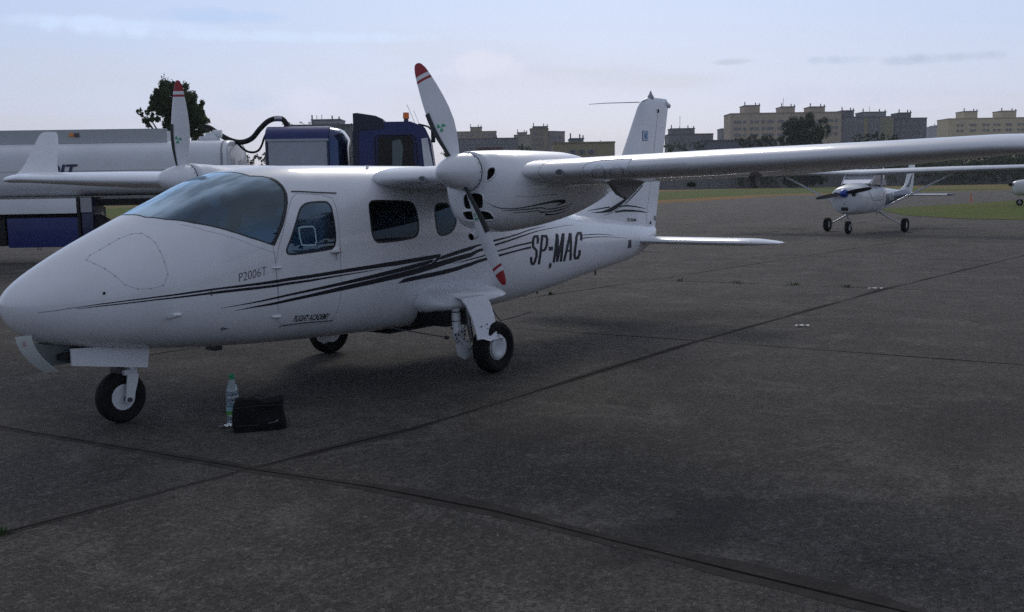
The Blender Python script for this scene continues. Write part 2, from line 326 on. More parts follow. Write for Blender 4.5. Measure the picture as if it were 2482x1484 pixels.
D={
 'wind':[[0.9467,0.3573],[1.0281,0.5781],[1.1763,0.8084],[1.2968,0.9453],[1.3999,1.0544],[1.5128,1.1543],[1.7063,1.2916],[1.7505,1.2172],[1.8052,1.1249],[1.8551,1.0164],[1.8977,0.9212],[1.9207,0.8357],[1.925,0.7435],[1.9118,0.6653],[1.8885,0.5967],[1.8475,0.5423],[1.7602,0.4767]],
 'win1':[[1.8278,1.4013],[1.8181,1.3775],[1.8198,1.3544],[1.8724,1.2553],[1.9268,1.1418],[1.9855,1.0272],[2.019,0.9885],[2.0696,0.9632],[2.1345,0.9602],[2.2491,0.9636],[2.2836,0.9743],[2.3042,1.0204],[2.3025,1.0992],[2.3034,1.1928],[2.3027,1.2948],[2.2944,1.3658],[2.2749,1.4039],[2.2442,1.4181],[2.0616,1.4209],[1.9353,1.419],[1.8589,1.4124]],
 'win2':[[2.7028,1.0537],[2.7208,1.0045],[2.7646,0.9825],[2.9614,0.9914],[3.1556,1.0013],[3.2205,1.0207],[3.247,1.0738],[3.2559,1.186],[3.2538,1.29],[3.2332,1.3596],[3.1856,1.3878],[2.9947,1.4063],[2.7734,1.4092],[2.7277,1.3863],[2.6992,1.3246],[2.6937,1.2002]],
 'win3':[[3.4907,1.082],[3.5224,1.0431],[3.5851,1.036],[3.6915,1.0437],[3.7545,1.1448],[3.7648,1.2263],[3.7324,1.3068],[3.6576,1.3672],[3.554,1.3867],[3.5004,1.3669],[3.4791,1.2932],[3.4799,1.1606]],
 'A':[[0.1193,1.7233,0.1194,1.7338],[0.2828,1.6408,0.2827,1.6519],[0.4648,1.6022,0.4645,1.6213],[0.6406,1.5943,0.6402,1.6145],[0.8272,1.6009,0.8267,1.6248],[1.0439,1.6105,1.0432,1.6398],[1.2569,1.6234,1.2563,1.6512],[1.4717,1.6324,1.4709,1.6645],[1.7113,1.651,1.7103,1.692],[2.0159,1.6589,2.0148,1.7017],[2.3671,1.6536,2.3659,1.6991],[2.6687,1.6482,2.6675,1.6967],[2.9887,1.6303,2.9872,1.6877],[3.3286,1.606,3.3273,1.659],[3.4348,1.6002,3.4336,1.6485],[3.5213,1.5942,3.5207,1.6151]],
 'Ahook':[[3.4058,1.6973,3.4057,1.7041],[3.442,1.6699,3.4414,1.7007],[3.479,1.6216,3.4776,1.6802],[3.5212,1.5959,3.5206,1.622]],
 'B':[[0.3175,1.6691,0.3175,1.6763],[0.4642,1.6436,0.464,1.6627],[0.6398,1.6405,0.6395,1.6608],[0.8263,1.646,0.8259,1.6672],[1.0428,1.6617,1.0424,1.6886],[1.2559,1.669,1.2552,1.7066],[1.4705,1.6815,1.4698,1.7191],[1.7099,1.708,1.7093,1.7416],[2.0144,1.7188,2.0139,1.746],[2.3363,1.716,2.336,1.7328],[2.5901,1.7142,2.5899,1.7242],[2.8087,1.7095,2.8086,1.7129]],
 'C':[[1.2616,1.9191,1.2617,1.923],[1.415,1.897,1.4153,1.9082],[1.7085,1.8672,1.7088,1.8913],[2.013,1.8384,2.0132,1.8683],[2.3643,1.8022,2.3642,1.8416],[2.6662,1.7696,2.6659,1.8171],[2.9865,1.723,2.9858,1.7761],[3.1883,1.6884,3.1874,1.7423],[3.3271,1.6658,3.3261,1.7168],[3.3978,1.6571,3.397,1.6947],[3.4261,1.6615,3.4258,1.6752]],
 'D':[[1.3746,1.9713,1.3748,1.975],[1.5272,1.9454,1.528,1.9635],[1.7097,1.9308,1.7109,1.9617],[2.0136,1.898,2.0147,1.9358],[2.3643,1.8546,2.3653,1.9065],[2.6659,1.8252,2.6666,1.8818],[2.9858,1.7811,2.9859,1.8467],[3.2045,1.7439,3.2041,1.8153],[3.3791,1.7066,3.3782,1.7825],[3.5789,1.6731,3.5778,1.7422],[3.9495,1.6168,3.9482,1.6806],[4.0657,1.5726,4.0647,1.6155],[4.1667,1.5482,4.1658,1.5871],[4.3644,1.5024,4.3637,1.5281],[4.5414,1.4602,4.5406,1.4842],[4.7075,1.4106,4.7065,1.4339],[5.0034,1.3128,5.0018,1.3305],[5.1625,1.2614,5.1606,1.2753],[5.5082,1.1599,5.5059,1.1704],[6.0091,0.9873,6.0075,0.9919]],
 'E':[[3.4907,1.6608,3.4905,1.6677],[3.539,1.6203,3.5379,1.6654],[3.7368,1.5786,3.7355,1.629],[3.9515,1.5369,3.9503,1.5829],[4.0438,1.5197,4.0432,1.5408],[4.1442,1.4991,4.1436,1.5203],[4.3471,1.4523,4.3463,1.4759],[4.5433,1.4126,4.5424,1.4324],[4.7101,1.3653,4.709,1.3832],[5.0096,1.2583,5.0076,1.2737],[5.1705,1.2094,5.1688,1.2196],[5.3231,1.1684,5.3225,1.1711]],
 'F':[[3.6922,1.738,3.6921,1.7409],[3.8353,1.7201,3.8352,1.732],[3.9479,1.6993,3.9477,1.7157],[4.0753,1.677,4.075,1.6941],[4.2007,1.6445,4.2004,1.6645],[4.4005,1.5882,4.4001,1.6106],[4.5387,1.5574,4.5383,1.579],[4.7039,1.517,4.7033,1.5406],[4.8468,1.4896,4.8462,1.5136],[5.0245,1.4511,5.0236,1.4803]],
 'G':[[2.9824,1.9016,2.9825,1.9048],[3.0641,1.8514,3.0653,1.9],[3.2854,1.8252,3.2864,1.8793],[3.5531,1.7995,3.5538,1.8549],[3.7472,1.7822,3.7477,1.8363],[3.9473,1.7479,3.9474,1.7974],[4.0865,1.7149,4.0862,1.7584],[4.2303,1.6869,4.2299,1.728],[4.4251,1.6525,4.4246,1.6877],[4.5643,1.6245,4.5638,1.6538],[4.7023,1.5923,4.7018,1.6215],[4.8452,1.5604,4.8447,1.5904],[4.9851,1.531,4.9844,1.5673]],
 't1':[[6.1667,1.2144,6.1628,1.2376],[6.3989,1.1851,6.3941,1.2111],[6.5958,1.1803,6.5916,1.2035],[6.7944,1.2021,6.7917,1.2188],[6.9762,1.2428,6.9754,1.2487]],
 't2':[[6.145,1.2987,6.1415,1.3296],[6.3075,1.2749,6.3041,1.3017],[6.4826,1.2678,6.4795,1.292],[6.7016,1.2766,6.6991,1.2978],[6.8855,1.2954,6.8837,1.3125],[7.1155,1.3458,7.1145,1.3584],[7.3541,1.4194,7.3538,1.4266]],
 'S':[[5.1414,1.4859,5.0952,1.4834],[5.154,1.4122,5.1066,1.4167],[5.1417,1.3413,5.1005,1.3837],[5.0477,1.3534,5.0764,1.3864],[5.0111,1.4175,5.0558,1.423],[5.0024,1.5436,5.0483,1.5296],[5.071,1.613,5.1175,1.5974],[5.0703,1.6972,5.1166,1.705],[5.0382,1.8002,5.0816,1.8188],[5.0239,1.8243,5.0535,1.8669],[5.0213,1.8241,4.9894,1.8612],[5.0093,1.7897,4.9644,1.792],[5.0097,1.7185,4.965,1.7157]],
 'P1':[[5.1988,1.3338,5.2468,1.3325],[5.1748,1.4807,5.2223,1.4826],[5.1482,1.672,5.1953,1.679],[5.1211,1.8563,5.1685,1.8667]],
 'P2':[[5.2229,1.3706,5.226,1.3315],[5.2874,1.3651,5.3249,1.3214],[5.2989,1.3929,5.3493,1.3823],[5.2904,1.4879,5.3391,1.4937],[5.2594,1.5624,5.3015,1.5864],[5.2379,1.5802,5.2573,1.6244],[5.1942,1.5814,5.195,1.6252]],
 'dash':[[5.3569,1.6093,5.3519,1.5357],[5.4489,1.6045,5.4439,1.5287]],
 'M1':[[5.5238,1.2752,5.5752,1.2722],[5.4941,1.468,5.5449,1.4706],[5.4625,1.6832,5.513,1.6924],[5.4389,1.853,5.4902,1.8658]],
 'M2':[[5.5328,1.2983,5.5848,1.2915],[5.5268,1.514,5.5781,1.514],[5.5131,1.848,5.565,1.8563]],
 'M3':[[5.6638,1.2559,5.7141,1.2592],[5.5924,1.5089,5.6427,1.5186],[5.5134,1.8439,5.5647,1.8605]],
 'M4':[[5.6747,1.2495,5.7266,1.2469],[5.6353,1.4956,5.6867,1.4999],[5.5993,1.852,5.6517,1.8641]],
 'A1':[[5.8289,1.2211,5.8807,1.2224],[5.7474,1.526,5.7984,1.5372],[5.6725,1.8536,5.7247,1.8729]],
 'A2':[[5.8383,1.2252,5.893,1.2147],[5.8253,1.5322,5.8782,1.5328],[5.8203,1.8561,5.8742,1.8665]],
 'A3':[[5.7512,1.6537,5.7473,1.6109],[5.8387,1.6505,5.8347,1.6062]],
 'Cc':[[6.1279,1.3791,6.0731,1.3769],[6.15,1.2498,6.0925,1.262],[6.1425,1.1447,6.0871,1.2137],[6.0395,1.1623,6.0652,1.2167],[5.9742,1.2842,6.0261,1.2926],[5.9314,1.5488,5.9847,1.5573],[5.9079,1.7317,5.9623,1.737],[5.9325,1.8511,5.9747,1.8008],[6.0374,1.87,5.998,1.8044],[6.0801,1.7615,6.0258,1.7375],[6.0896,1.6344,6.0351,1.6233]],
 'doorline':[[1.7051,1.303],[1.7144,1.4754],[1.7304,2.1301],[1.7841,2.2206],[1.8741,2.2713],[2.2883,2.282],[2.336,2.2272]],
 'doorline2':[[1.7475,2.1867],[1.7144,1.4754],[1.7547,1.3073],[1.8683,1.0388],[1.9579,0.8894],[2.006,0.853],[2.2489,0.8946],[2.3416,0.9315],[2.353,1.0357],[2.3449,1.2523],[2.3424,1.5828]],
 'gutter':[[1.9752,0.8233],[2.1781,0.8624],[2.4014,0.8866]],
 'hinges':[[1.727,1.5146],[1.7281,2.1139]],
 'handle':[[2.2735,1.5269],[2.2994,1.4273],[2.3639,1.5395]],
 'red':[[2.2608,1.4266],[2.338,1.432],[2.2972,1.4722]],
 'panel':[[0.46,0.6664],[0.487,0.8144],[0.5282,0.9825],[0.5734,1.1665],[0.6211,1.3457],[0.6965,1.447],[0.7784,1.4737],[0.8639,1.4623],[0.9024,1.3338],[0.8983,1.1583],[0.8922,1.0045],[0.8846,0.8605],[0.8649,0.7338],[0.841,0.6243],[0.7893,0.5601],[0.7054,0.5354],[0.6345,0.5558],[0.565,0.5783],[0.4949,0.5968]],
 'dot':[[0.4864,1.4213]],
 'cowlline':[[1.0933,0.7544],[1.2308,0.9533],[1.3706,1.0943],[1.5483,1.2546],[1.7224,1.3746]],
 'oil':[[5.3934,1.9119],[6.1717,1.5296],[7.4426,1.6775],[7.5034,1.9266]],
 'openwin':[[1.9472,1.181],[1.9905,1.176],[2.0839,1.1853],[2.0964,1.2112],[2.1009,1.3199],[2.0898,1.3576],[1.9946,1.3497],[1.9602,1.3391],[1.9476,1.2675]],
 'in_side':[[2.6461,1.3214],[2.6583,1.1605],[2.6806,1.0977],[2.6895,1.1636],[2.6795,1.32],[2.6633,1.5104],[2.6501,1.6686],[2.6437,1.7849],[2.6443,1.6077]],
 'in_up':[[2.6406,-2.8566],[2.6407,2.9018],[2.642,2.4401],[2.6435,2.3735],[2.6497,2.4492],[2.6511,2.5136],[2.6457,2.9537],[2.6456,-2.9455],[2.6424,-2.8466]],
 'in_lo':[[2.6525,-2.7915],[2.6491,-3.0381],[2.6524,2.6906],[2.669,2.4237],[2.6883,2.3835],[2.718,2.436],[2.7247,2.476],[2.6973,2.6397],[2.6766,3.1178],[2.676,-2.9272],[2.6634,-2.8501]],
 'n1':[[2.6481,2.3452,2.6482,2.3477],[2.6605,2.2375,2.661,2.2456],[2.6866,2.1707,2.6878,2.1845],[2.7235,2.1287,2.7251,2.1473],[2.7656,2.0805,2.7672,2.0975],[2.8363,2.0248,2.8383,2.0446],[2.9199,1.9707,2.9221,1.9934],[3.0282,1.9332,3.0312,1.9624],[3.1463,1.9006,3.1501,1.94],[3.2575,1.878,3.2631,1.9349],[3.3319,1.8793,3.3403,1.9563],[3.3718,1.8943,3.383,1.9834],[3.3942,1.9208,3.3985,1.9547]],
 'n1b':[[3.2656,2.0183,3.2664,2.0232],[3.3058,1.9801,3.3096,2.0049],[3.358,1.9445,3.3639,1.9865]],
 'n2':[[2.7282,2.1816,2.7287,2.1859],[2.7906,2.0967,2.7922,2.1111],[2.8947,2.0341,2.8972,2.0554],[2.9981,2.0099,3.0012,2.032],[3.077,2.0118,3.0799,2.0316],[3.1424,2.0622,3.146,2.0814],[3.2573,2.0719,3.2623,2.0957],[3.3955,2.0534,3.3997,2.0733],[3.5437,2.0252,3.5445,2.0291]],
 'n3':[[2.798,2.1578,2.7986,2.1623],[2.8735,2.1038,2.8756,2.1182],[2.9694,2.0733,2.9725,2.0913],[3.0468,2.0731,3.0511,2.0963],[3.0867,2.1144,3.0939,2.1471],[3.1827,2.1341,3.1877,2.1548],[3.3164,2.1294,3.3238,2.1573],[3.4094,2.1143,3.4154,2.1376],[3.5138,2.0823,3.5148,2.0862]],
 'n4':[[3.161,2.1773,3.1767,2.2326],[3.2119,2.2117,3.2215,2.2427],[3.298,2.2276,3.3071,2.255],[3.3902,2.2181,3.3976,2.2402],[3.515,2.1981,3.5165,2.2027]],
 'fin':[[[7.88,1.582,7.91,1.569],[7.762,1.517,7.797,1.499],[7.626,1.459,7.661,1.438],[7.49,1.403,7.53,1.377],[7.328,1.353,7.377,1.313],[7.183,1.312,7.213,1.269],[7.02,1.285,7.024,1.267],[6.814,1.277,6.814,1.274]],[[7.978,1.579,7.995,1.571],[7.852,1.511,7.87,1.503],[7.715,1.445,7.734,1.435],[7.545,1.358,7.554,1.353]],[[6.76,1.3,6.759,1.303],[6.95,1.309,6.947,1.32],[7.201,1.322,7.196,1.338]],[[7.393,1.325,7.39,1.339],[7.589,1.328,7.589,1.345],[7.803,1.315,7.807,1.328],[8.112,1.283,8.113,1.287]],[[7.329,1.26,7.323,1.279],[7.537,1.267,7.534,1.292],[7.776,1.259,7.779,1.281],[7.97,1.249,7.973,1.263],[8.155,1.235,8.156,1.24]],[[7.455,1.325,7.459,1.322],[7.221,1.259,7.225,1.254],[7.059,1.239,7.06,1.236]]],
}
# ================================================================ the twin-engine airplane (x aft from the nose tip, y to starboard, z up)
PL=thing('twin_engine_airplane','large white high-wing twin-propeller airplane with black swoosh stripes and SP-MAC letters','airplane')
def inpoly(X,Y,poly):
    X=np.asarray(X);Y=np.asarray(Y);c=np.zeros(X.shape,bool);n=len(poly);j=n-1
    for i in range(n):
        xi,yi=poly[i];xj,yj=poly[j]
        if yi!=yj:
            k=((yi>Y)!=(yj>Y))&(X<(xj-xi)*(Y-yi)/(yj-yi)+xi);c^=k
        j=i
    return c
def loft_grid(L,xs,nphi,holes=(),halfshift=0):
    """holes: list of (name, mask function(Xc,Tc,Pc), snap polygon or None). returns vertex grid, face lists"""
    T=np.linspace(-math.pi,math.pi,nphi+1)[:-1]
    X,TT=np.meshgrid(np.array(xs),T,indexing='ij')
    nx=len(xs)
    Xc=(X[:-1]+X[1:])/2;Tc=TT[:-1]+math.pi/nphi
    Pc=L.P(Xc,Tc)
    own=np.zeros(Xc.shape,int)
    for h,(nm,fn,poly) in enumerate(holes):
        own[fn(Xc,Tc,Pc)&(own==0)]=h+1
    # snap border vertices
    Xs,Ts=X.copy(),TT.copy()
    for h,(nm,fn,poly) in enumerate(holes):
        if poly is None: continue
        pa=np.array(poly);pb=np.roll(pa,-1,0);sc=np.array([1.0,.6])
        isw=own==h+1
        for i in range(1,nx-1):
            r=isw[i-1]|isw[i]
            if not r.any(): continue
            for j in range(nphi):
                q=[isw[i-1,j],isw[i,j],isw[i-1,(j-1)%nphi],isw[i,(j-1)%nphi]]
                if any(q) and not all(q):
                    p=np.array([X[i,j],TT[i,j]])*sc
                    A=pa*sc;D=(pb-pa)*sc;t=np.clip(((p-A)*D).sum(1)/np.maximum((D*D).sum(1),1e-12),0,1)
                    Q=A+D*t[:,None];d=((Q-p)**2).sum(1);k=d.argmin()
                    if d[k]<.03**2: Xs[i,j],Ts[i,j]=Q[k]/sc
    V=L.P(Xs,Ts).reshape(-1,3)
    fl={0:[]}
    for h in range(len(holes)): fl[h+1]=[]
    for i in range(nx-1):
        for j in range(nphi):
            j2=(j+1)%nphi
            fl[own[i,j]].append((i*nphi+j,i*nphi+j2,(i+1)*nphi+j2,(i+1)*nphi+j))
    # orientation outward
    f0=fl[0][len(fl[0])//2];a,b,c_,d=[V[k] for k in f0];n=np.cross(b-a,c_-a)
    ii,jj=divmod(f0[0],nphi);no=L.N(X[ii,jj]+1e-3,TT[ii,jj]+1e-3)
    if n@no<0:
        for k in fl: fl[k]=[q[::-1] for q in fl[k]]
    return V,fl,nphi
def submesh(name,V,F,m,parent,ang=40,caps=()):
    F=list(F)+list(caps)
    used=sorted({i for f in F for i in f});mp={k:i for i,k in enumerate(used)}
    me=bpy.data.meshes.new(name);me.from_pydata([tuple(V[k]) for k in used],[],[tuple(mp[i] for i in f) for f in F]);me.update()
    me.materials.append(m);finish(me,ang)
    o=bpy.data.objects.new(name,me);C.objects.link(o);o.parent=parent
    return o
def surf(L,rows,off,sub=1):
    """rows of (x0,t0,x1,t1) -> ribbon lying off metres outside the surface"""
    rows=np.array(rows,float)
    if sub>1:
        rr=[]
        for a,b in zip(rows[:-1],rows[1:]):
            for k in range(sub): rr.append(a+(b-a)*k/sub)
        rr.append(rows[-1]);rows=np.array(rr)
    A=L.P(rows[:,0],rows[:,1])+L.N(rows[:,0],rows[:,1])*off;B=L.P(rows[:,2],rows[:,3])+L.N(rows[:,2],rows[:,3])*off
    n=len(rows);v=[tuple(p) for p in A]+[tuple(p) for p in B]
    return v,[(i,i+1,n+i+1,n+i) for i in range(n-1)]
def mirror_rows(rows): return [(a,-b,c,-d) for a,b,c,d in rows]
def line_rows(L,pts,w,sub=6,closed=False):
    """thin line of width w along (x,t) points, returned as ribbon rows"""
    pts=[np.array(p,float) for p in pts];dn=[]
    if closed: pts=pts+[pts[0]]
    for a,b in zip(pts[:-1],pts[1:]):
        for k in range(sub): dn.append(a+(b-a)*k/sub)
    dn.append(pts[-1]);out=[];e=1e-3
    for i,p in enumerate(dn):
        d=(dn[(i+1)%(len(dn)-1)] if closed else dn[min(i+1,len(dn)-1)])-(dn[i-1 if i else (-2 if closed else 0)])
        px=(L.P(p[0]+e,p[1])-L.P(p[0]-e,p[1]))/(2*e);pt=(L.P(p[0],p[1]+e)-L.P(p[0],p[1]-e))/(2*e)
        D=px*d[0]+pt*d[1];n=L.N(p[0],p[1]);s=np.cross(n,D);s/=max(np.linalg.norm(s),1e-9)
        G=np.stack([px,pt],1);q=np.linalg.lstsq(G,s*w/2,rcond=None)[0]
        out.append((p[0]+q[0],p[1]+q[1],p[0]-q[0],p[1]-q[1]))
    return out
def smooth_poly(P,n=3):
    for _ in range(n-1):
        Q=[]
        for a,b in zip(P,P[1:]+P[:1]):
            Q.append((a[0]*.75+b[0]*.25,a[1]*.75+b[1]*.25));Q.append((a[0]*.25+b[0]*.75,a[1]*.25+b[1]*.75))
        P=Q
    return P
# ---- fuselage with real window openings
xs=list((np.linspace(0,1,26)**2*.30))+list(np.arange(.32,4.4,.0175))+list(np.arange(4.42,8.32,.045))+[8.32]
xs=sorted(set(round(float(x),5) for x in xs))
ws=D['wind'];wsp=[(.925,0.0)]+ws+[(1.735,.30),(1.72,.15),(1.715,0.0)]
wfull=wsp+[(x,-t) for x,t in wsp[-2:0:-1]]
wins=[smooth_poly(D[k],2) for k in ('win1','win2','win3')]
holes=[('windshield',lambda X,T,P:inpoly(X,T,wfull),wfull)]
for sgn in (1,-1):
    for w in wins:
        pw=[(x,t*sgn) for x,t in w]
        holes.append(('cabin_window',(lambda pw:lambda X,T,P:inpoly(X,T,pw))(pw),pw))
V,FL,NP=loft_grid(fus,xs,260,holes)
tailcap=[tuple(range((len(xs)-1)*NP,len(xs)*NP))]
FU=submesh('fuselage',V,FL[0],M['skin'],PL,caps=tailcap)
for h,(nm,fn,pw) in enumerate(holes):
    o=submesh(nm,V,FL[h+1],M['glass'] if h in (0,1,4) else M['cabglass'],PL)
    if h==1: tag(o,'front side window with a small square vent panel',None)
    mb=MB();cx=sum(p[0] for p in pw)/len(pw);
    rows=line_rows(fus,pw,.014 if h else .010,3,True);mb.add(*surf(fus,rows,.0022))
    mb.build('window_seal',M['seal'],o,recalc=False)
    if h==0:
        for sg in (1,-1):
            mb=MB();mb.add(*surf(fus,line_rows(fus,[(x,t*sg) for x,t in ws[6:15]],.026,4),.003));mb.build('windscreen_edge_strip',M['seal'],o,recalc=False)
    if h==1:
        mb=MB();mb.add(*surf(fus,line_rows(fus,D['openwin'],.012,4,True),.004));mb.build('vent_panel_frame',M['headset'],o,recalc=False)
# ---- stripes and letters
mb=MB()
for k in ('A','Ahook','B','C','D','E','F','G','t1','t2'):
    for rows in (D[k],mirror_rows(D[k])): mb.add(*surf(fus,rows,.0016,6))
mb.build('stripe',M['decal'],PL,recalc=False)
mb=MB()
for k in ('S','P1','P2','dash','M1','M2','M3','M4','A1','A2','A3','Cc'):
    off=.0028+.0004*(('S','P1','P2','dash','M1','M2','M3','M4','A1','A2','A3','Cc').index(k)%4)
    mb.add(*surf(fus,D[k],off,3))
mb.build('registration_lettering',M['decal'],PL,recalc=False)
def fus_text(s,x0,z0,x1,z1,h,m,name,shear=0,bold=0,off=.002):
    v,f,w=text_mesh(s,1,shear,bold);a=Vector((x1-x0,z1-z0));Ln=a.length;a/=Ln;b=Vector((-a.y,a.x))
    o=[]
    for p in v:
        q=Vector((x0,z0))+a*(p[0]/w*Ln)+b*(p[1]*h/.7)
        t=float(fus.th_of_z(q.x,q.y));P=fus.P(q.x,t)+fus.N(q.x,t)*off;o.append(tuple(P))
    mb=MB();mb.add(o,f);return mb.build(name,m,PL,recalc=False,smooth=False)
M['dgrey']=mat('dark_grey_lettering',(.06,.06,.075),.5)
zz=lambda x,t: float(fus.P(x,t)[2])
fus_text('P2006T',1.401,zz(1.401,1.58)-.004,1.645,zz(1.6408,1.5537)-.004,.062,M['dgrey'],'model_lettering',.25,-.012)
fus_text('FLIGHT ACADEMY',1.897,zz(1.897,2.212),2.25,zz(2.25,2.2303),.046,M['decal'],'academy_lettering',0,.02)
# ---- panel lines
mb=MB()
dl=D['doorline2'];
for pts,w in ((D['doorline2'],.004),(D['doorline'],.004)):
    mb.add(*surf(fus,line_rows(fus,pts,w,5),.0012))
mb.add(*surf(fus,line_rows(fus,[(2.345,1.377),(2.342,1.572),(2.34,2.0),(2.325,2.16),(2.288,2.2385)],.004,5),.0012))
mb.build('panel_line',M['line'],PL,recalc=False)
mb=MB();mb.add(*surf(fus,line_rows(fus,D['panel']+[D['panel'][0]],.003,5),.0012));mb.build('nose_panel_seam',M['faint'],PL,recalc=False)
mb=MB();mb.add(*surf(fus,line_rows(fus,D['cowlline'],.003,5),.0012));mb.build('windscreen_base_seam',M['faint'],PL,recalc=False)
mb=MB();mb.add(*surf(fus,line_rows(fus,[(1.78,2.255),(1.874,2.245),(2.08,2.249),(2.31,2.262)],.009,4),.002));mb.build('door_gutter',M['seal'],PL,recalc=False);mb=MB();mb.add(*surf(fus,line_rows(fus,D['gutter'],.010,6),.006));mb.build('door_gutter',M['seal'],PL,recalc=False)
# screws round the nose panel
mb=MB()
pp=D['panel']
for i,(x,t) in enumerate(pp):
    mb=MB()
    p=fus.P(x,t);n=fus.N(x,t);p=Vector(p)+Vector(n)*.0022
    a=Vector(n).orthogonal().normalized();b=Vector(n).cross(a)
    mb.add([p+(a*math.cos(k*1.05)+b*math.sin(k*1.05))*.0050 for k in range(6)],[tuple(range(6))]);mb.build('panel_screw',M['line'],PL,recalc=False)
def disc_on(L,x,t,r,m,name,off=.003,n=14,parent=PL,rz=1):
    p=Vector(L.P(x,t));n_=Vector(L.N(x,t));p+=n_*off;a=Vector((1,0,0));a=(a-n_*a.dot(n_)).normalized();b=n_.cross(a)
    mb=MB();mb.add([p+(a*math.cos(2*math.pi*k/n)+b*math.sin(2*math.pi*k/n)*rz)*r for k in range(n)],[tuple(range(n))]);return mb.build(name,m,parent,recalc=False)
disc_on(fus,.486,1.42,.010,M['black'],'static_port')
x,t=D['oil'][0];disc_on(fus,x,t,.026,M['black'],'drain_port')
disc_on(fus,x,t,.034,M['line'],'drain_port_rim',.002)
x,t=D['oil'][2]
mb=MB();z0=zz(x,t)
q=[(x-.09,z0-.05),(x+.03,z0-.05),(x+.015,z0+.045),(x-.06,z0+.045)]
mb.add([tuple(fus.P(a,float(fus.th_of_z(a,b)))+fus.N(a,float(fus.th_of_z(a,b)))*.003) for a,b in q],[(0,1,2,3)]);mb.build('tail_sticker',M['dgrey'],PL,recalc=False)
mb=MB();rt=[(D['red'][0]),(D['red'][1]),(D['red'][2])]
mb.add([tuple(fus.P(a,b)+fus.N(a,b)*.005) for a,b in ((2.262,fus.th_of_z(2.262,1.135)),(2.350,fus.th_of_z(2.350,1.138)),(2.308,fus.th_of_z(2.308,1.085)))],[(0,1,2)]);mb.build('red_triangle_placard',mat('placard_red',(.45,.09,.06),.6),PL,recalc=False)
# NACA vent slot + pitot lamp + hinges + handle
mb=MB();mb.add(*surf(fus,[(1.09,1.683,1.09,1.686),(1.15,1.670,1.15,1.681),(1.192,1.66,1.192,1.680)],.002));mb.add(*surf(fus,line_rows(fus,[(1.195,1.655),(1.196,1.725)],.009,2),.0025));mb.build('air_vent',M['dmetal'],PL,recalc=False)
def blob(L,x,t,lx,lz,h,name,m,n=12,parent=PL):
    p=Vector(L.P(x,t));nn=Vector(L.N(x,t));a=Vector((1,0,0));a=(a-nn*a.dot(nn)).normalized();b=nn.cross(a)
    mb=MB();rs=[]
    for i in range(6):
        ph=i/5*math.pi/2;rs.append([p+(a*math.cos(2*math.pi*k/n)*lx+b*math.sin(2*math.pi*k/n)*lz)*math.cos(ph)+nn*(h*math.sin(ph)-.002) for k in range(n)])
    mb.rings(rs);return mb.build(name,m,parent)
blob(fus,.955,1.945,.035,.016,.018,'pitot_fairing',M['white'])
mb=MB();p=Vector(fus.P(.94,1.96));n_=Vector(fus.N(.94,1.96));mb.tube([p+n_*.012,p+n_*.02+Vector((-.07,0,-.004))],.006);mb.build('pitot_tube',M['metal'],PL)
for (x,t) in D['hinges']: blob(fus,x,t,.045,.010,.022,'door_hinge',M['white'])
x,t=D['handle'][1];h=blob(fus,x,t+.015,.045,.030,.012,'door_handle',M['white'])
mb=MB();p=Vector(fus.P(x,t+.03));n_=Vector(fus.N(x,t));mb.tube([p+n_*.012+Vector((-.06,0,0)),p+n_*.022,p+n_*.022+Vector((.035,0,0))],.007);mb.tube([p+n_*.012,p+n_*.014+Vector((0,0,-.05))],.006);mb.build('latch_lever',M['metal'],h)
# roof antenna + belly antennas
mb=MB();mb.tube([(3.0,-.28,1.765),(3.0,-.28,1.785)],.012);mb.build('roof_button',M['white'],PL)
mb=MB();mb.tube([(4.52,-.35,.47),(4.62,-.36,.34),(4.66,-.37,.30),(4.80,-.40,.31),(5.05,-.45,.345)],.006,6);mb.build('bent_antenna',M['dmetal'],PL)
for (xx,hh) in ((5.55,.05),(5.78,.06),(6.95,.07)):
    zb=float(fus.zb(fus.k(xx)));mb=MB();mb.prism([(xx-.01,zb+.02),(xx+.03,zb+.02),(xx+.025,zb-hh),(xx+.005,zb-hh)],-.006,.006);mb.build('belly_antenna',M['dmetal'],PL)
mb=MB();mb.box(1.55,1.62,-.06,.06,.40,.45,.01);mb.build('belly_drain_mast',M['dmetal'],PL)
# ---- cabin inside
mb=MB();mb.box(1.3,3.9,-.48,.48,.62,.66);mb.build('cabin_floor',M['trim'],PL)
mb=MB();mb.rings([[(x,s*w,z) for s in (-1,1) for z in ((.95,1.33) if s<0 else (1.33,.95))] for x,w in ((1.12,.30),(1.22,.36),(1.38,.43))]);mb.build('instrument_panel',M['trim'],PL)
for sx in (1.72,2.75):
    for sy in (-.27,.27):
        mb=MB();mb.box(sx,sx+.46,sy-.21,sy+.21,.80,.93,.04);mb.build('seat',M['seat'],PL)
        mb=MB();mb.prism([(sx+.40,.90),(sx+.52,.90),(sx+.66,1.38),(sx+.58,1.40)],sy-.21,sy+.21);mb.box(sx+.58,sx+.68,sy-.12,sy+.12,1.40,1.58,.03);mb.build('backrest',M['seat'],PL)
for sy in (-.27,.27): mb=MB();mb.tube([(1.36,sy,1.02),(1.48,sy,1.06)],.014);mb.tube([(1.48,sy-.13,1.12),(1.48,sy-.11,1.04),(1.48,sy+.11,1.04),(1.48,sy+.13,1.12)],.012);mb.build('control_yoke',M['black'],PL)
mb=MB();mb.revolve([(-.02,.0),(-.02,.055),(.02,.055),(.02,0)],(1.55,-.12,1.53),'Y',18);mb.tube([(1.55,-.1,1.58),(1.55,0,1.66),(1.55,.1,1.58)],.01);mb.build('hanging_headset',M['headset'],PL)
mb=MB();mb.box(1.25,1.40,-.05,.05,1.52,1.56,.01);mb.build('compass',M['black'],PL)
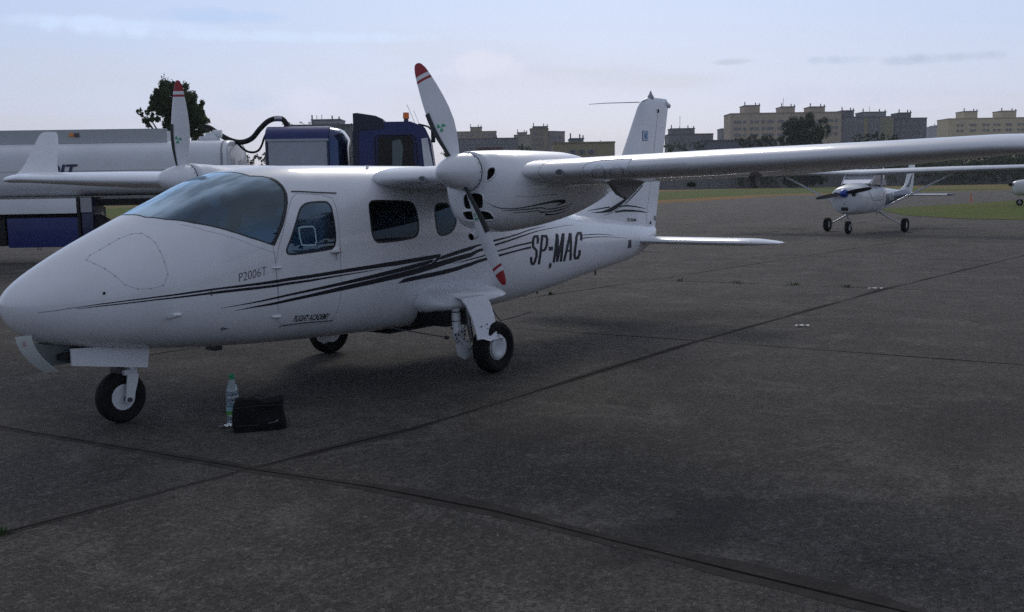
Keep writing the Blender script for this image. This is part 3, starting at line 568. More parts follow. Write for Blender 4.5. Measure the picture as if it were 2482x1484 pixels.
# ---- wings
def naca(t,m=.025,p=.4,n=22):
    up=[];lo=[]
    for i in range(n+1):
        x=(1-math.cos(math.pi*i/n))/2;yt=5*t*(.2969*math.sqrt(x)-.126*x-.3516*x*x+.2843*x**3-.1036*x**4)
        yc=m/p/p*(2*p*x-x*x) if x<p else m/(1-p)**2*((1-2*p)+2*p*x-x*x)
        up.append((x,yc+yt));lo.append((x,yc-yt))
    return up[::-1]+lo[1:]      # trailing edge over the top to the nose and back below
def wing_sections(st,t0,m=.025,n=22):
    """st: (x_le, y, z, chord, thickness, tilt of the section plane in degrees, twist)"""
    out=[]
    for (xl,yy,z,c,t,a,tw) in st:
        sec=naca(t,m,.4,n);r=[]
        for (u,v) in sec:
            uu=u*c;vv=v*c
            X=xl+uu;U=Vector((0,-math.sin(R(a)),math.cos(R(a))))*(1 if yy>=0 else 1)
            p=Vector((X,yy,z))+Vector((0,(-math.sin(R(a)) if yy>=0 else math.sin(R(a))),math.cos(R(a))))*(vv-uu*math.sin(R(tw)))
            r.append(p)
        out.append(r)
    return out
WST=[(2.87,.45,1.667,1.35,.132,0,3.8),(2.87,1.6,1.683,1.35,.132,1,3.8),(2.87,3.4,1.720,1.33,.132,1,3.6),(2.87,4.5,1.748,1.08,.13,1,2.8),(2.86,5.15,1.766,.95,.125,2,1.5),
     (2.85,5.40,1.760,.88,.12,8,0),(2.93,5.52,1.772,.76,.11,30,0),(3.08,5.60,1.805,.59,.10,58,0),(3.19,5.64,1.87,.475,.10,76,0),(3.27,5.66,1.96,.40,.09,83,0),(3.33,5.672,2.06,.36,.09,85,0),(3.42,5.682,2.20,.295,.09,86,0),(3.47,5.688,2.28,.25,.09,86,0),(3.51,5.69,2.32,.205,.07,86,0),(3.56,5.69,2.34,.14,.05,86,0)]
WG={}
for sgn in (-1,1):
    st=[(a,b*sgn,c,d,e,f,g) for a,b,c,d,e,f,g in WST]
    secs=wing_sections(st,.145);WG[sgn]=secs
    mb=MB();mb.rings(secs);WG[('o',sgn)]=mb.build('wing',M['white'],PL,ang=50)
def wing_pt(y,u,top,off=.0):
    """point on the port or starboard wing skin at span y, chord fraction u"""
    s=abs(y);sg=-1 if y<0 else 1
    for a,b in zip(WST[:-1],WST[1:]):
        if a[1]<=s<=b[1]: k=(s-a[1])/(b[1]-a[1]);break
    q=[a[i]*(1-k)+b[i]*k for i in range(7)]
    t=q[4];yt=5*t*(.2969*math.sqrt(u)-.126*u-.3516*u*u+.2843*u**3-.1036*u**4);yc=.025/.16*(.8*u-u*u) if u<.4 else .025/.36*(.2+.8*u-u*u)
    v=(yc+yt) if top else (yc-yt);e=.004
    z=q[2]+v*q[3]-u*q[3]*math.sin(R(q[6]))
    # outward direction ~ from camber line at quarter chord
    X=q[0]+u*q[3];c0=Vector((q[0]+max(u,.10)*q[3]+.02,y,q[2]+yc*q[3]));p=Vector((X,y,z));d=(p-c0);d.y=0;d.normalize()
    return p+d*off
def wing_strip(pts,w,off):
    """ribbon on the wing skin along (y, s) where s<0 is below (chord fraction -s) and s>0 above"""
    P=[wing_pt(y,abs(s),s>=0,off) for y,s in pts];mb=MB();L_=[];R_=[]
    for i,p in enumerate(P):
        d=(P[min(i+1,len(P)-1)]-P[max(i-1,0)]).normalized();c0=wing_pt(pts[i][0],abs(pts[i][1]),pts[i][1]>=0,off+.05)
        n=(c0-p).normalized();s=d.cross(n).normalized()*w/2;L_.append(p+s);R_.append(p-s)
    n=len(P);mb.add(L_+R_,[(i,i+1,n+i+1,n+i) for i in range(n-1)]);return mb
for sgn in (-1,1):
    o=WG[('o',sgn)]
    wing_strip([(sgn*(2.15+.04*i),-.72) for i in range(32)],.006,.002).build('flap_gap',M['line'],o,recalc=False)
    wing_strip([(sgn*(3.45+.04*i),-.72) for i in range(45)],.006,.002).build('aileron_gap',M['line'],o,recalc=False)
    wing_strip([(sgn*(2.12+.0*i),s) for i,s in enumerate([.5,.35,.2,.1,.04,.01,-.0,-.01,-.04,-.1,-.2,-.35,-.5])],.005,.002).build('wing_joint',M['line'],o,recalc=False)
    # leading-edge air intake hole, inboard and outboard
    for yy in (1.0,2.30):
        mb=MB();c0=wing_pt(sgn*yy,.003,False,.004);n=14
        for rr,oo,mi in ((.034,.0,0),(.024,.003,1)):
            mb.cm=mi;mb.add([c0+Vector((-.003-oo+abs(math.sin(2*math.pi*k/n))*.004,math.cos(2*math.pi*k/n)*rr*1.15,math.sin(2*math.pi*k/n)*rr*.75)) for k in range(n)],[tuple(range(n))])
        mb.build('leading_edge_port',[M['grey'],M['dmetal']],o,recalc=False)
    # flap hinge fairings under the trailing edge
    for yy,L0,hh in ((2.32,.42,.13),(3.42,.11,.085)):
        p=wing_pt(sgn*yy,.60,False);mb=MB()
        mb.prism([(p.x-L0*.5,p.z+.03),(p.x-L0*.1,p.z-hh*.7),(p.x+L0*.2,p.z-hh),(p.x+L0*.3,p.z-hh*.75),(p.x+L0*.8,p.z+.0)],sgn*yy-.022,sgn*yy+.022);mb.build('flap_hinge',M['grey'],o)
# stall strip and landing lights on the port wing
oP=WG[('o',-1)]
mb=wing_strip([(-(2.86+.04*i),.0008) for i in range(12)],.012,.009);mb.build('stall_strip',M['white'],oP,recalc=False)
def wing_patch(y0,y1,s0,s1,off,ny=10,ns=14,round_=.0):
    mb=MB();v=[];f=[]
    for i in range(ny+1):
        for j in range(ns+1):
            s=s0+(s1-s0)*j/ns;k=abs(2*j/ns-1);y=y0+(y1-y0)*i/ny
            if round_: y+= (1-i/ny)*round_*(1-math.sqrt(max(0,1-k**2.2)))*(1 if y1>y0 else -1)
            sq=s*abs(s);v.append(wing_pt(y,abs(sq),sq>=0,off))
    for i in range(ny):
        for j in range(ns): a=i*(ns+1)+j;f.append((a,a+1,a+ns+2,a+ns+1))
    mb.add(v,f);return mb
ll=wing_patch(-2.50,-2.86,-.30,.22,.003,round_=.10).build('landing_light',mat('light_cover',(.72,.75,.80),.10,coat=1.0),oP,recalc=False)
def sq_(s): return s*abs(s)
rim_=[(-2.86,sq_(.22))]+[(-2.59+.085*math.cos(math.pi/2+math.pi*k/12)*1.0-0.0+.085-.085,sq_(-.04+.26*math.sin(math.pi/2+math.pi*k/12))) for k in range(13)]+[(-2.86,sq_(-.30))]
rim_=[(-2.86,sq_(.22)),(-2.60,sq_(.22)),(-2.545,sq_(.19)),(-2.515,sq_(.12)),(-2.502,sq_(.04)),(-2.500,sq_(-.05)),(-2.508,sq_(-.14)),(-2.53,sq_(-.22)),(-2.56,sq_(-.27)),(-2.60,sq_(-.30)),(-2.86,sq_(-.30))]
wing_strip(rim_,.006,.005).build('cover_edge',M['line'],ll,recalc=False)
for yy in (-2.63,-2.775):
    c0=wing_pt(yy,.0035,False,.010)+Vector((-.002,0,-.010));mb=MB()
    def arc(a0,a1,r0,r1):
        vv=[]
        for k in range(11):
            a=R(a0+(a1-a0)*k/10);bb=math.sin(math.pi*k/10)
            for r in (r0,r0+(r1-r0)*bb): vv.append(c0+Vector((-.002+abs(math.sin(a))*.020*r/.05,math.cos(a)*r,math.sin(a)*r*.85)))
        mb.add(vv,[(2*k,2*k+1,2*k+3,2*k+2) for k in range(10)])
    arc(-65,65,.052,.057);arc(115,245,.052,.057)
    mb.build('lamp_bezel',M['seal'],ll,recalc=False)
    mb=MB();n=20;mb.add([wing_pt(yy,sq_(-.04)**1 if False else .0016,False,.0065)]+[wing_pt(yy+.040*math.cos(2*math.pi*k/n),(-.04+.135*math.sin(2*math.pi*k/n))**2,(-.04+.135*math.sin(2*math.pi*k/n))>=0,.0065) for k in range(n)],[(0,k+1,(k+1)%n+1) for k in range(n)]);mb.build('lamp_reflector',mat('lamp_silver',(.66,.66,.68),.3,.25),ll,recalc=False)
# ---- nacelles, spinners, propellers
nx=sorted(set([round(float(q),5) for q in list(np.linspace(2.64,2.646,7))+list(np.linspace(2.646,2.67,12))+list(np.linspace(2.67,2.80,16))+list(np.linspace(2.80,4.2,50))+list(np.linspace(4.2,4.78,16))]))
def blade(parent,hub,ang,flip):
    """propeller blade from the hub; ang from vertical towards starboard"""
    rad=Vector((0,math.sin(ang),math.cos(ang)));tan=Vector((0,math.cos(ang),-math.sin(ang)))   # tan: direction of rotation (clockwise seen from behind)
    prof=[(.09,.07,52),(.14,.085,48),(.20,.115,42),(.28,.150,36),(.38,.178,30),(.48,.182,26),(.58,.170,22),(.67,.150,19),(.742,.129,17),(.762,.122,17),(.766,.121,17),(.788,.114,16),(.792,.112,16),(.83,.095,15),(.865,.068,15),(.882,.045,15),(.889,.015,15)]
    mb=MB();rs=[]
    sec=[(0,0),(.06,.045),(.2,.085),(.4,.10),(.6,.085),(.8,.05),(1,.004),(.8,-.008),(.5,-.012),(.2,-.015)]
    for (r,c,b) in prof:
        ax=tan*math.cos(R(b))+Vector((-1,0,0))*math.sin(R(b));nm=ax.cross(rad)
        if nm.x>0: nm=-nm
        th=.9+.9*max(0,(.3-r)/.2)
        rs.append([Vector(hub)+rad*r+ax*(c*(.42-u))+nm*(v*c*th) for u,v in sec])
    n=len(sec)
    for i in range(len(rs)-1):
        rm=(prof[i][0]+prof[i+1][0])/2;mb.cm=1 if (rm>.79 or .742<rm<.764) else 0
        mb.rings([rs[i],rs[i+1]],cap=(i in(0,len(rs)-2)))
    o=mb.build('blade',[M['white'],M['red']],parent,ang=50)
    # black leading-edge boot
    mb=MB();rr=[]
    for r in [.13,.2,.28,.36,.44,.50]:
        c=np.interp(r,[p[0] for p in prof],[p[1] for p in prof]);b=np.interp(r,[p[0] for p in prof],[p[2] for p in prof])
        ax=tan*math.cos(R(b))+Vector((-1,0,0))*math.sin(R(b));nm=ax.cross(rad)
        if nm.x>0: nm=-nm
        th=.9+.9*max(0,(.3-r)/.2);w=.16
        q=[(w,.095*th),(.06,.055*th),(-.03,.012),(-.03,-.016),(.10,-.024)]
        rr.append([Vector(hub)+rad*r+ax*(c*(.42-u))+nm*(v*c+.004*(1 if v>0 else -1)) for u,v in q])
    mb.rings(rr,cap=True);mb.build('deicing_boot',M['seal'],o)
    # green maker's triangle (three small chevrons)
    r=.36;b=31;c=.17;ax=tan*math.cos(R(b))+Vector((-1,0,0))*math.sin(R(b));nm=ax.cross(rad)
    if nm.x>0:nm=-nm
    p0=Vector(hub)+rad*r+ax*(c*(.02))+nm*(.10*c+.004)
    mb=MB()
    for k in range(3):
        a=2*math.pi*k/3+.5;d=Vector((math.cos(a),math.sin(a)));e=Vector((-d.y,d.x))
        q=[d*.003,d*.030+e*.024,d*.030-e*.008]
        mb.add([p0+ax*v.x+rad*v.y for v in q],[(0,1,2)])
    mb.build('maker_mark',M['green'],o,recalc=False)
    return o
for sgn,L,ang in ((-1,nacP,.456),(1,nacS,-.03)):
    yc=sgn*1.65
    polys=[]
    for k in ('in_side','in_up','in_lo'):
        if k=='in_up': p2=[(1.60,1.545),(1.70,1.555),(1.775,1.545),(1.79,1.52),(1.785,1.45),(1.765,1.43),(1.64,1.425),(1.60,1.44)]; p2=[(-a,b) for a,b in p2]
        else: p2=[(float(nacP.P(x,t)[1]),float(nacP.P(x,t)[2])) for x,t in D[k]]
        p2=[(-1.65+(a+1.65),b) for a,b in p2]
        if sgn>0: p2=[(a+3.30,b) for a,b in p2] if k!='in_side' else [(-a,b) for a,b in p2]
        polys.append(smooth_poly(p2,3))
    if sgn>0:   # both side intakes exist on each engine; the inner one shows on the starboard engine
        q=[(yc-(a-yc),b) for a,b in polys[0]];polys.append(q)
    def mk(p2,k): return lambda X,T,P:inpoly(P[...,1],P[...,2],p2)&(P[...,0]<2.80)
    V,FLn,NP2=loft_grid(L,nx,200,[('h',mk(p,i),None) for i,p in enumerate(polys)])
    for p in V: pass
    cap=[tuple(range(NP2)),tuple(range((len(nx)-1)*NP2,len(nx)*NP2))]
    no=submesh('nacelle',V,FLn[0],M['white'],PL,caps=[cap[1]],ang=55)
    for ip,p2 in enumerate(polys):
        # duct behind the opening, lip round it
        P3=[]
        gy=L.P(np.array(nx)[:,None],np.linspace(-math.pi,math.pi,361)[None,:]).reshape(-1,3);gy=gy[gy[:,0]<2.82]
        for (a,b) in p2:
            d=(gy[:,1]-a)**2+(gy[:,2]-b)**2;P3.append(Vector((float(gy[d.argmin(),0]),a,b)))
        cx=sum(p.y for p in P3)/len(P3);cz=sum(p.z for p in P3)/len(P3)
        mb=MB();mb.rings([P3,[Vector((2.76,cx+(p.y-cx)*.8,cz+(p.z-cz)*.8)) for p in P3]],cap=False)
        n=len(P3);mb.add([Vector((2.76,cx+(p.y-cx)*.8,cz+(p.z-cz)*.8)) for p in P3],[tuple(range(n))])
        mb.build('air_inlet',M['black'],no)
        mb=MB();mb.tube(P3+[P3[0]],.0065,6,False);mb.build('inlet_lip',M['white'],no)
    mb=MB()
    for k in ('n1','n1b','n2','n3','n4'):
        rows=D[k] if sgn<0 else mirror_rows(D[k]);mb.add(*surf(L,rows,.002,4))
    mb.build('nacelle_stripe',M['decal'],no,recalc=False)
    mb=MB();mb.tube([(2.80,yc+.03,1.28),(2.74,yc+.03,1.235),(2.70,yc+.03,1.225)],[.04,.034,.028],12,False);mb.build('exhaust_scoop',M['white'],no)
    mb=MB();mb.revolve([(0,.024),(0,.0)],(2.706,yc+.03,1.227),'X',12);mb.build('exhaust_hole',M['black'],no)
    # split line of the lower cowling
    rows=line_rows(L,[(2.66,1.95*(-1)),(2.70,-1.9),(2.8,-1.85)],.004,4)
    mb=MB();mb.add(*surf(L,line_rows(L,[(2.80,1.78),(3.0,1.76),(3.3,1.74)],.0035,6),.0014));mb.build('cowling_line',M['line'],no,recalc=False)
    # spinner + blades
    pr=[(0,.0),(.004,.018),(.015,.036),(.04,.060),(.08,.085),(.13,.107),(.19,.124),(.25,.133),(.30,.1365),(.322,.137),(.322,.12)]
    hub=(2.31,yc,1.70)
    mb=MB();mb.revolve(pr,hub,'X',48);sp=mb.build('propeller_spinner',M['white'],PL)
    mb=MB();mb.revolve([(.322,.125),(.322,.130),(.334,.130),(.334,.125)],hub,'X',48);mb.build('spinner_backplate',M['seal'],sp)
    for k in range(14):
        mb=MB();a=2*math.pi*k/14;mb.revolve([(-.004,.0),(-.004,.004),(.004,.004),(.004,0)],(2.31+.305,yc+.1385*math.cos(a),1.70+.1385*math.sin(a)),'X',6);mb.build('spinner_screw',M['dmetal'],sp)
    for k in (0,1): blade(sp,(2.552,yc,1.70),ang+k*math.pi,0)
# ---- fin
FST=[(1.02,6.10,2.27,.05),(1.20,6.36,2.06,.055),(1.28,6.56,1.88,.06),(1.33,6.76,1.69,.065),(1.40,6.95,1.51,.075),(1.50,7.12,1.37,.085),(1.62,7.26,1.27,.09),(1.82,7.50,1.09,.095),(2.20,7.75,.92,.10),(2.52,7.955,.765,.10),(2.58,8.02,.71,.10),(2.62,8.09,.645,.10),(2.645,8.19,.545,.09),(2.655,8.28,.44,.07)]
def fin_te(z): return 8.381+(z-1.076)*(8.73-8.381)/(2.61-1.076)
mb=MB();rs=[]
for (z,xl,c,t) in FST:
    if z>1.05:c=fin_te(z)-xl
    if z>2.6: c-= (z-2.6)*1.2
    rs.append([Vector((xl+u*c,v*c,z)) for u,v in naca(t,0,.4,18)])
mb.rings(rs);fin=mb.build('tail_fin',M['white'],PL,ang=50)
def fin_y(x,z,off=.003):
    zs=[f[0] for f in FST];xl=np.interp(z,zs,[f[1] for f in FST]);c=fin_te(z)-xl;t=np.interp(z,zs,[f[3] for f in FST]);u=min(max((x-xl)/c,.001),.999)
    return -(5*t*(.2969*math.sqrt(u)-.126*u-.3516*u*u+.2843*u**3-.1036*u**4)*c+off)
mb=MB()
for i,rows in enumerate(D['fin']):
    v=[];n=len(rows)
    for (a,b,c,d) in rows: v.append((a,fin_y(a,b,.003+.0006*i),b))
    for (a,b,c,d) in rows: v.append((c,fin_y(c,d,.003+.0006*i),d))
    mb.add(v,[(k,k+1,n+k+1,n+k) for k in range(n-1)])
    mb.add([(x,-y,z) for x,y,z in v],[(k,k+1,n+k+1,n+k) for k in range(n-1)])
mb.build('fin_stripe',M['decal'],fin,recalc=False)
v,f,w=text_mesh('TECNAM',1,0,.02);mb=MB();mb.add([(7.614+p[0]/w*.235,fin_y(7.614+p[0]/w*.235,1.148+p[1]*.05),1.148+p[1]*.052-p[0]/w*.01) for p in v],f);mb.build('maker_lettering',M['decal'],fin,recalc=False)
def finquad(x0,z0,x1,z1,m,name,off): 
    mb=MB();mb.add([(x0,fin_y(x0,z0,off),z0),(x1,fin_y(x1,z0,off),z0),(x1,fin_y(x1,z1,off),z1),(x0,fin_y(x0,z1,off),z1)],[(0,1,2,3)]);return mb.build(name,m,fin,recalc=False)
M['logoblue']=mat('logo_blue',(.01,.08,.28),.5)
lg=finquad(7.984,2.117,8.124,2.237,M['logoblue'],'tail_emblem',.003)
finquad(7.992,2.124,8.116,2.230,mat('logo_ground',(.45,.55,.66),.5),'emblem_ground',.0042).parent=lg
mb=MB();mx,mz=8.035,2.178
for (dx) in (0,.034):
    for s in (1,-1):
        q=[(mx+dx-.012,mz),(mx+dx+.018,mz+s*.036),(mx+dx+.036,mz+s*.036),(mx+dx+.008,mz)]
        mb.add([(a,fin_y(a,b,.0056),b) for a,b in q],[(0,1,2,3)])
mb.build('emblem_chevron',M['logoblue'],lg,recalc=False)
mb=MB();pts=[(8.12,1.10),(8.16,1.35),(8.24,1.75),(8.33,2.15),(8.40,2.48)]
for a,b in zip(pts[:-1],pts[1:]): mb.add([(a[0]-.003,fin_y(a[0],a[1]),a[1]),(a[0]+.003,fin_y(a[0],a[1]),a[1]),(b[0]+.003,fin_y(b[0],b[1]),b[1]),(b[0]-.003,fin_y(b[0],b[1]),b[1])],[(0,1,2,3)])
mb.build('rudder_gap',M['line'],fin,recalc=False)
mb=MB();mb.box(8.393,8.403,-.045,-.03,2.47,2.515);mb.box(8.20,8.215,-.04,-.025,1.09,1.125);mb.box(8.33,8.342,-.028,-.018,1.13,1.19);mb.build('rudder_hinge',M['black'],fin)
mb=MB();mb.revolve([(0,.045),(.03,.035),(.05,.02),(.09,.006)],(8.27,0,2.645),'Z',14);mb.build('beacon',M['grey'],fin)
mb=MB();mb.tube([(8.66,0,2.60),(8.74,0,2.575),(8.75,0,2.55)],[.03,.028,.015],10);mb.build('tail_light',M['white'],fin)
mb=MB();mb.tube([(8.03,.02,2.585),(7.72,.30,2.575),(7.56,.45,2.562)],[.006,.005,.0035],6);mb.build('whip_antenna',M['grey'],fin)
mb=MB();mb.tube([(8.03,-.02,2.585),(7.72,-.26,2.583)],[.006,.005],6);mb.build('whip_antenna',M['grey'],fin)
# ---- stabilator
SST=[(7.74,0,.905,.78,.11),(7.74,-.7,.905,.78,.11),(7.745,-1.35,.905,.775,.11),(7.77,-1.5,.905,.72,.11),(7.85,-1.6,.90,.60,.10),(7.98,-1.68,.893,.42,.08),(8.15,-1.73,.885,.2,.05)]
for sgn in (1,-1):
    mb=MB();rs=[[Vector((xl+u*c,yy*sgn,z+v*c)) for u,v in naca(t,0,.4,16)] for (xl,yy,z,c,t) in SST];mb.rings(rs);so=mb.build('stabilator',M['white'],PL,ang=50)
    mb=MB();mb.box(8.30,8.53,-1.05*sgn-.3,-1.05*sgn+.3,.895,.915,.004);mb.build('trim_tab',M['white'],so)
mb=MB();mb.revolve([(0,.05),(.04,.06),(.35,.055)],(7.80,0,.905),'X',16);mb.build('stabilator_root',M['dmetal'],PL)
# ---- landing gear
def wheel(cx,cy,cz,r,w,parent,cap_out=-1,capd=True,rm='white2'):
    hw=w/2
    pr=[(-hw*.55,r*.46),(-hw*.8,r*.62),(-hw,r*.78),(-hw*.92,r*.90),(-hw*.62,r*.975),(-hw*.25,r),(hw*.25,r),(hw*.62,r*.975),(hw*.92,r*.90),(hw,r*.78),(hw*.8,r*.62),(hw*.55,r*.50)]
    mb=MB();mb.revolve(pr,(cx,cy,cz),'Y',44,cap=False)
    t=mb.build('wheel',M['tyre'],parent)
    mb=MB();mb.revolve([(-hw*.62,r*.51),(-hw*.55,r*.44),(-hw*.25,r*.38),(-hw*.2,r*.18),(-hw*.55,r*.15),(-hw*.55,0)],(cx,cy,cz),'Y',32);mb.revolve([(hw*.62,r*.51),(hw*.55,r*.44),(hw*.25,r*.38),(hw*.2,r*.18),(hw*.55,r*.15),(hw*.55,0)],(cx,cy,cz),'Y',32);mb.revolve([(-hw*.5,r*.48),(hw*.5,r*.48)],(cx,cy,cz),'Y',32);mb.build('rim',M[rm],t)
    if capd:
        mb=MB();mb.revolve([(cap_out*hw*.60,r*.47),(cap_out*hw*.84,r*.455),(cap_out*hw*.90,r*.42),(cap_out*hw*.93,r*.28),(cap_out*hw*.90,r*.26),(cap_out*hw*.91,0)],(cx,cy,cz),'Y',36);mb.build('hubcap',M['white2'],t)
    return t
for sgn in (-1,1):
    # sponson
    SPN=[(3.235,.66,.60,.03,.63,2,2),(3.25,.70,.57,.15,.62,1.8,2),(3.29,.73,.54,.23,.612,1.75,2.1),(3.38,.745,.52,.29,.605,1.7,2.1),(3.55,.75,.515,.335,.605,1.65,2),(3.75,.745,.53,.355,.615,1.6,2),(3.98,.73,.56,.35,.628,1.6,2),(4.12,.71,.585,.30,.632,1.6,2),(4.24,.685,.612,.17,.638,1.7,2),(4.31,.66,.63,.06,.642,2,2),(4.33,.65,.640,.01,.645,2,2)]
    SL=Loft(SPN,sgn*.55)
    V,F3,_=loft_grid(SL,list(np.linspace(3.235,4.33,50)),64);g=submesh('gear_fairing',V,F3[0],M['white'],PL,caps=[tuple(range(64)),tuple(range(49*64,50*64))])
    yw=sgn*1.02
    wheel(3.71,yw,.2225,.2225,.155,PL,cap_out=sgn)
    # outer leg door
    mb=MB();pro=[(sgn*.84,.665),(sgn*.90,.655),(sgn*.96,.60),(sgn*1.02,.51),(sgn*1.07,.41),(sgn*1.10,.325)]
    rs=[]
    for (yy,zz_) in pro:
        k=(.665-zz_)/.35;x0=3.44-.035*k;x1=3.775-.115*k;rs.append([(x0,yy,zz_),(x1,yy,zz_),(x1,yy-sgn*.012,zz_-.004),(x0,yy-sgn*.012,zz_-.004)])
    mb.rings(rs);dd=mb.build('gear_door',M['white'],PL,ang=25)
    mb=MB()
    for (dx,dz) in ((0,0),(.075,.012),(0,-.035),(.08,-.025),(.012,-.04)):
        mb.revolve([(-.004,.0),(-.004,.006),(.004,.006),(.004,0)],(3.49+dx,sgn*1.072,.425+dz),'Y',8)
    mb.build('door_bolt',M['dmetal'],dd)
    # mud guard lip over the tyre
    mb=MB();rs=[]
    for k in range(9):
        a=R(62-8*k*1.3);x=3.71-math.cos(a)*.225;z=.2225+math.sin(a)*.225;a2=R(150-12*k)
    pts=[(3.40,sgn*1.10,.330),(3.46,sgn*1.115,.325),(3.53,sgn*1.125,.300),(3.60,sgn*1.125,.308),(3.68,sgn*1.12,.306),(3.77,sgn*1.11,.292)]
    pts2=[(3.405,sgn*1.085,.350),(3.47,sgn*1.095,.347),(3.54,sgn*1.10,.342),(3.61,sgn*1.10,.335),(3.69,sgn*1.09,.322),(3.77,sgn*1.08,.300)]
    n=6;mb.add(pts+pts2,[(i,i+1,n+i+1,n+i) for i in range(5)]);mb.build('door_skirt',M['white'],PL,recalc=False)
    # leg: cast tube, torque plates with lightening holes
    mb=MB();mb.tube([(3.47,sgn*.80,.60),(3.46,sgn*.82,.40),(3.45,sgn*.84,.30)],[.044,.042,.038],12);mb.tube([(3.45,sgn*.84,.31),(3.54,sgn*.87,.235),(3.71,sgn*.90,.2225)],[.034,.030,.026],10);mb.tube([(3.71,sgn*.88,.2225),(3.71,sgn*1.0,.2225)],.022,10);lg_=mb.build('gear_leg',M['white2'],PL)
    for zz_ in (.545,.465,.405): mb=MB();mb.tube([(3.465,sgn*.81,zz_),(3.465,sgn*.81,zz_-.008)],.047,14);mb.build('leg_clamp',M['black'],lg_)
    mb=MB();mb.tube([(3.56,sgn*.86,.56),(3.58,sgn*.87,.38),(3.60,sgn*.88,.27)],[.024,.024,.02],10);mb.tube([(3.50,sgn*.86,.40),(3.55,sgn*.86,.43),(3.58,sgn*.90,.41)],.008,6);mb.build('shock_strut',M['metal'],lg_)
    mb=MB();yp=sgn*.865
    mb.prism([(3.355,.36),(3.385,.30),(3.445,.27),(3.505,.29),(3.525,.37),(3.505,.42),(3.465,.40),(3.425,.38)],yp-.006,yp+.006);mb.prism([(3.375,.27),(3.545,.29),(3.585,.20),(3.555,.15),(3.485,.13),(3.415,.17)],yp-.016,yp-.006);pl=mb.build('torque_plate',M['white2'],lg_)
    mb=MB()
    for (a,b) in ((3.385,.355),(3.400,.32),(3.425,.295),(3.460,.285),(3.495,.305),(3.510,.34),(3.515,.375),(3.425,.35),(3.470,.37),(3.525,.26),(3.530,.21),(3.505,.17),(3.435,.24)):
        mb.revolve([(-.009,0),(-.009,.0095),(.009,.0095),(.009,0)],(a,yp+sgn*.0005,b),'Y',8)
    mb.build('lightening_hole',M['black'],pl)
    mb=MB();mb.tube([(3.02,sgn*.45,.43),(3.34,sgn*.80,.335)],.005,8);mb.revolve([(-.02,0),(-.014,.016),(.014,.016),(.014,0)],(3.33,sgn*.82,.335),'Y',12);mb.build('retraction_rod',M['dmetal'],lg_)
    mb=MB();mb.prism([(3.30,.555),(3.90,.575),(3.95,.47),(3.6,.415),(3.35,.42)],sgn*.30,sgn*.80);mb.build('wheel_well',M['black'],PL)
mb=MB();mb.box(3.15,3.85,-.33,.33,.352,.372);mb.build('belly_opening',M['black'],PL)
# nose gear
nw=wheel(.785,0,.180,.180,.115,PL,capd=False)
mb=MB()
for s in (-1,1):
    mb.prism([(.80,.345),(.885,.335),(.875,.28),(.83,.145),(.80,.135),(.775,.15),(.79,.27)],s*.073-.006,s*.073+.006)
mb.box(.775,.875,-.08,.08,.335,.375,.012);mb.tube([(.83,0,.36),(.82,0,.56)],.032,14);mb.build('nose_gear_fork',M['white2'],PL)
mb=MB();mb.box(.74,.80,-.045,.045,.335,.40,.01);mb.build('nose_gear_damper',M['dmetal'],PL)
mb=MB();mb.revolve([(-.095,0),(-.095,.016),(.095,.016),(.095,0)],(.80,0,.165),'Y',12);mb.build('nose_axle',M['dmetal'],PL)
for s in (-1,1):
    mb=MB();mb.prism([(.36,.585),(.92,.545),(.945,.52),(.92,.378),(.36,.472)],s*.13-.006,s*.13+.006);o=mb.build('nose_gear_door',M['white'],PL)
mb=MB();mb.box(.22,.40,-.07,.07,.48,.625,.01);mb.build('nose_bay_box',mat('bay_grey',(.10,.12,.12),.5),PL)
mb=MB();mb.box(.30,.95,-.11,.11,.515,.555);mb.build('nose_bay',M['black'],PL)
mb=MB();rs=[]
for k in range(8):
    t=k/7;x=.06+.02*t+.15*t*t;z=.70-.255*t;w=.055-.012*t;rs.append([(x-w*.62,-.075,z+.0),(x+w*.75,-.135,z+.008),(x+w*.75+.006,-.130,z+.008),(x-w*.62+.006,-.07,z)])
mb.rings(rs);tagm=mb.build('hanging_cover_tag',mat('milky_plastic',(.55,.58,.56),.5),PL)
mb=MB()
for i in range(3): mb.box(.055,.09,-.1085,-.1065,.665-.012*i,.668-.012*i)
mb.build('tag_print',M['red'],tagm)
# ================================================================ ground
def ground_mat(name,fn):
    m=bpy.data.materials.new(name);m.use_nodes=True;nt=m.node_tree;b=nt.nodes['Principled BSDF'];b.inputs['Specular IOR Level'].default_value=.25
    g=nt.nodes.new('ShaderNodeNewGeometry')
    def noise(sc,det=4,ro=.6,vec=None,dist=0):
        n=nt.nodes.new('ShaderNodeTexNoise');n.inputs['Scale'].default_value=sc;n.inputs['Detail'].default_value=det;n.inputs['Roughness'].default_value=ro;n.inputs['Distortion'].default_value=dist
        nt.links.new(vec or g.outputs['Position'],n.inputs['Vector']);return n.outputs[0]
    def vor(sc,feat='F1'):
        n=nt.nodes.new('ShaderNodeTexVoronoi');n.inputs['Scale'].default_value=sc;n.feature=feat;nt.links.new(g.outputs['Position'],n.inputs['Vector']);return n
    def mr(v,a,b_,c=0,d=1):
        n=nt.nodes.new('ShaderNodeMapRange');n.interpolation_type='SMOOTHSTEP'
        for i,q in enumerate((v,a,b_,c,d)):
            if isinstance(q,(int,float)): n.inputs[i].default_value=q
            else: nt.links.new(q,n.inputs[i])
        return n.outputs[0]
    def mix(f,a,b_,bt='MIX'):
        n=nt.nodes.new('ShaderNodeMix');n.data_type='RGBA';n.blend_type=bt
        for s,v in ((n.inputs[0],f),(n.inputs[6],a),(n.inputs[7],b_)):
            if isinstance(v,(int,float)): s.default_value=v
            elif isinstance(v,tuple): s.default_value=(*v,1)
            else: nt.links.new(v,s)
        return n.outputs[2]
    fn(nt,b,g,noise,vor,mr,mix);return m
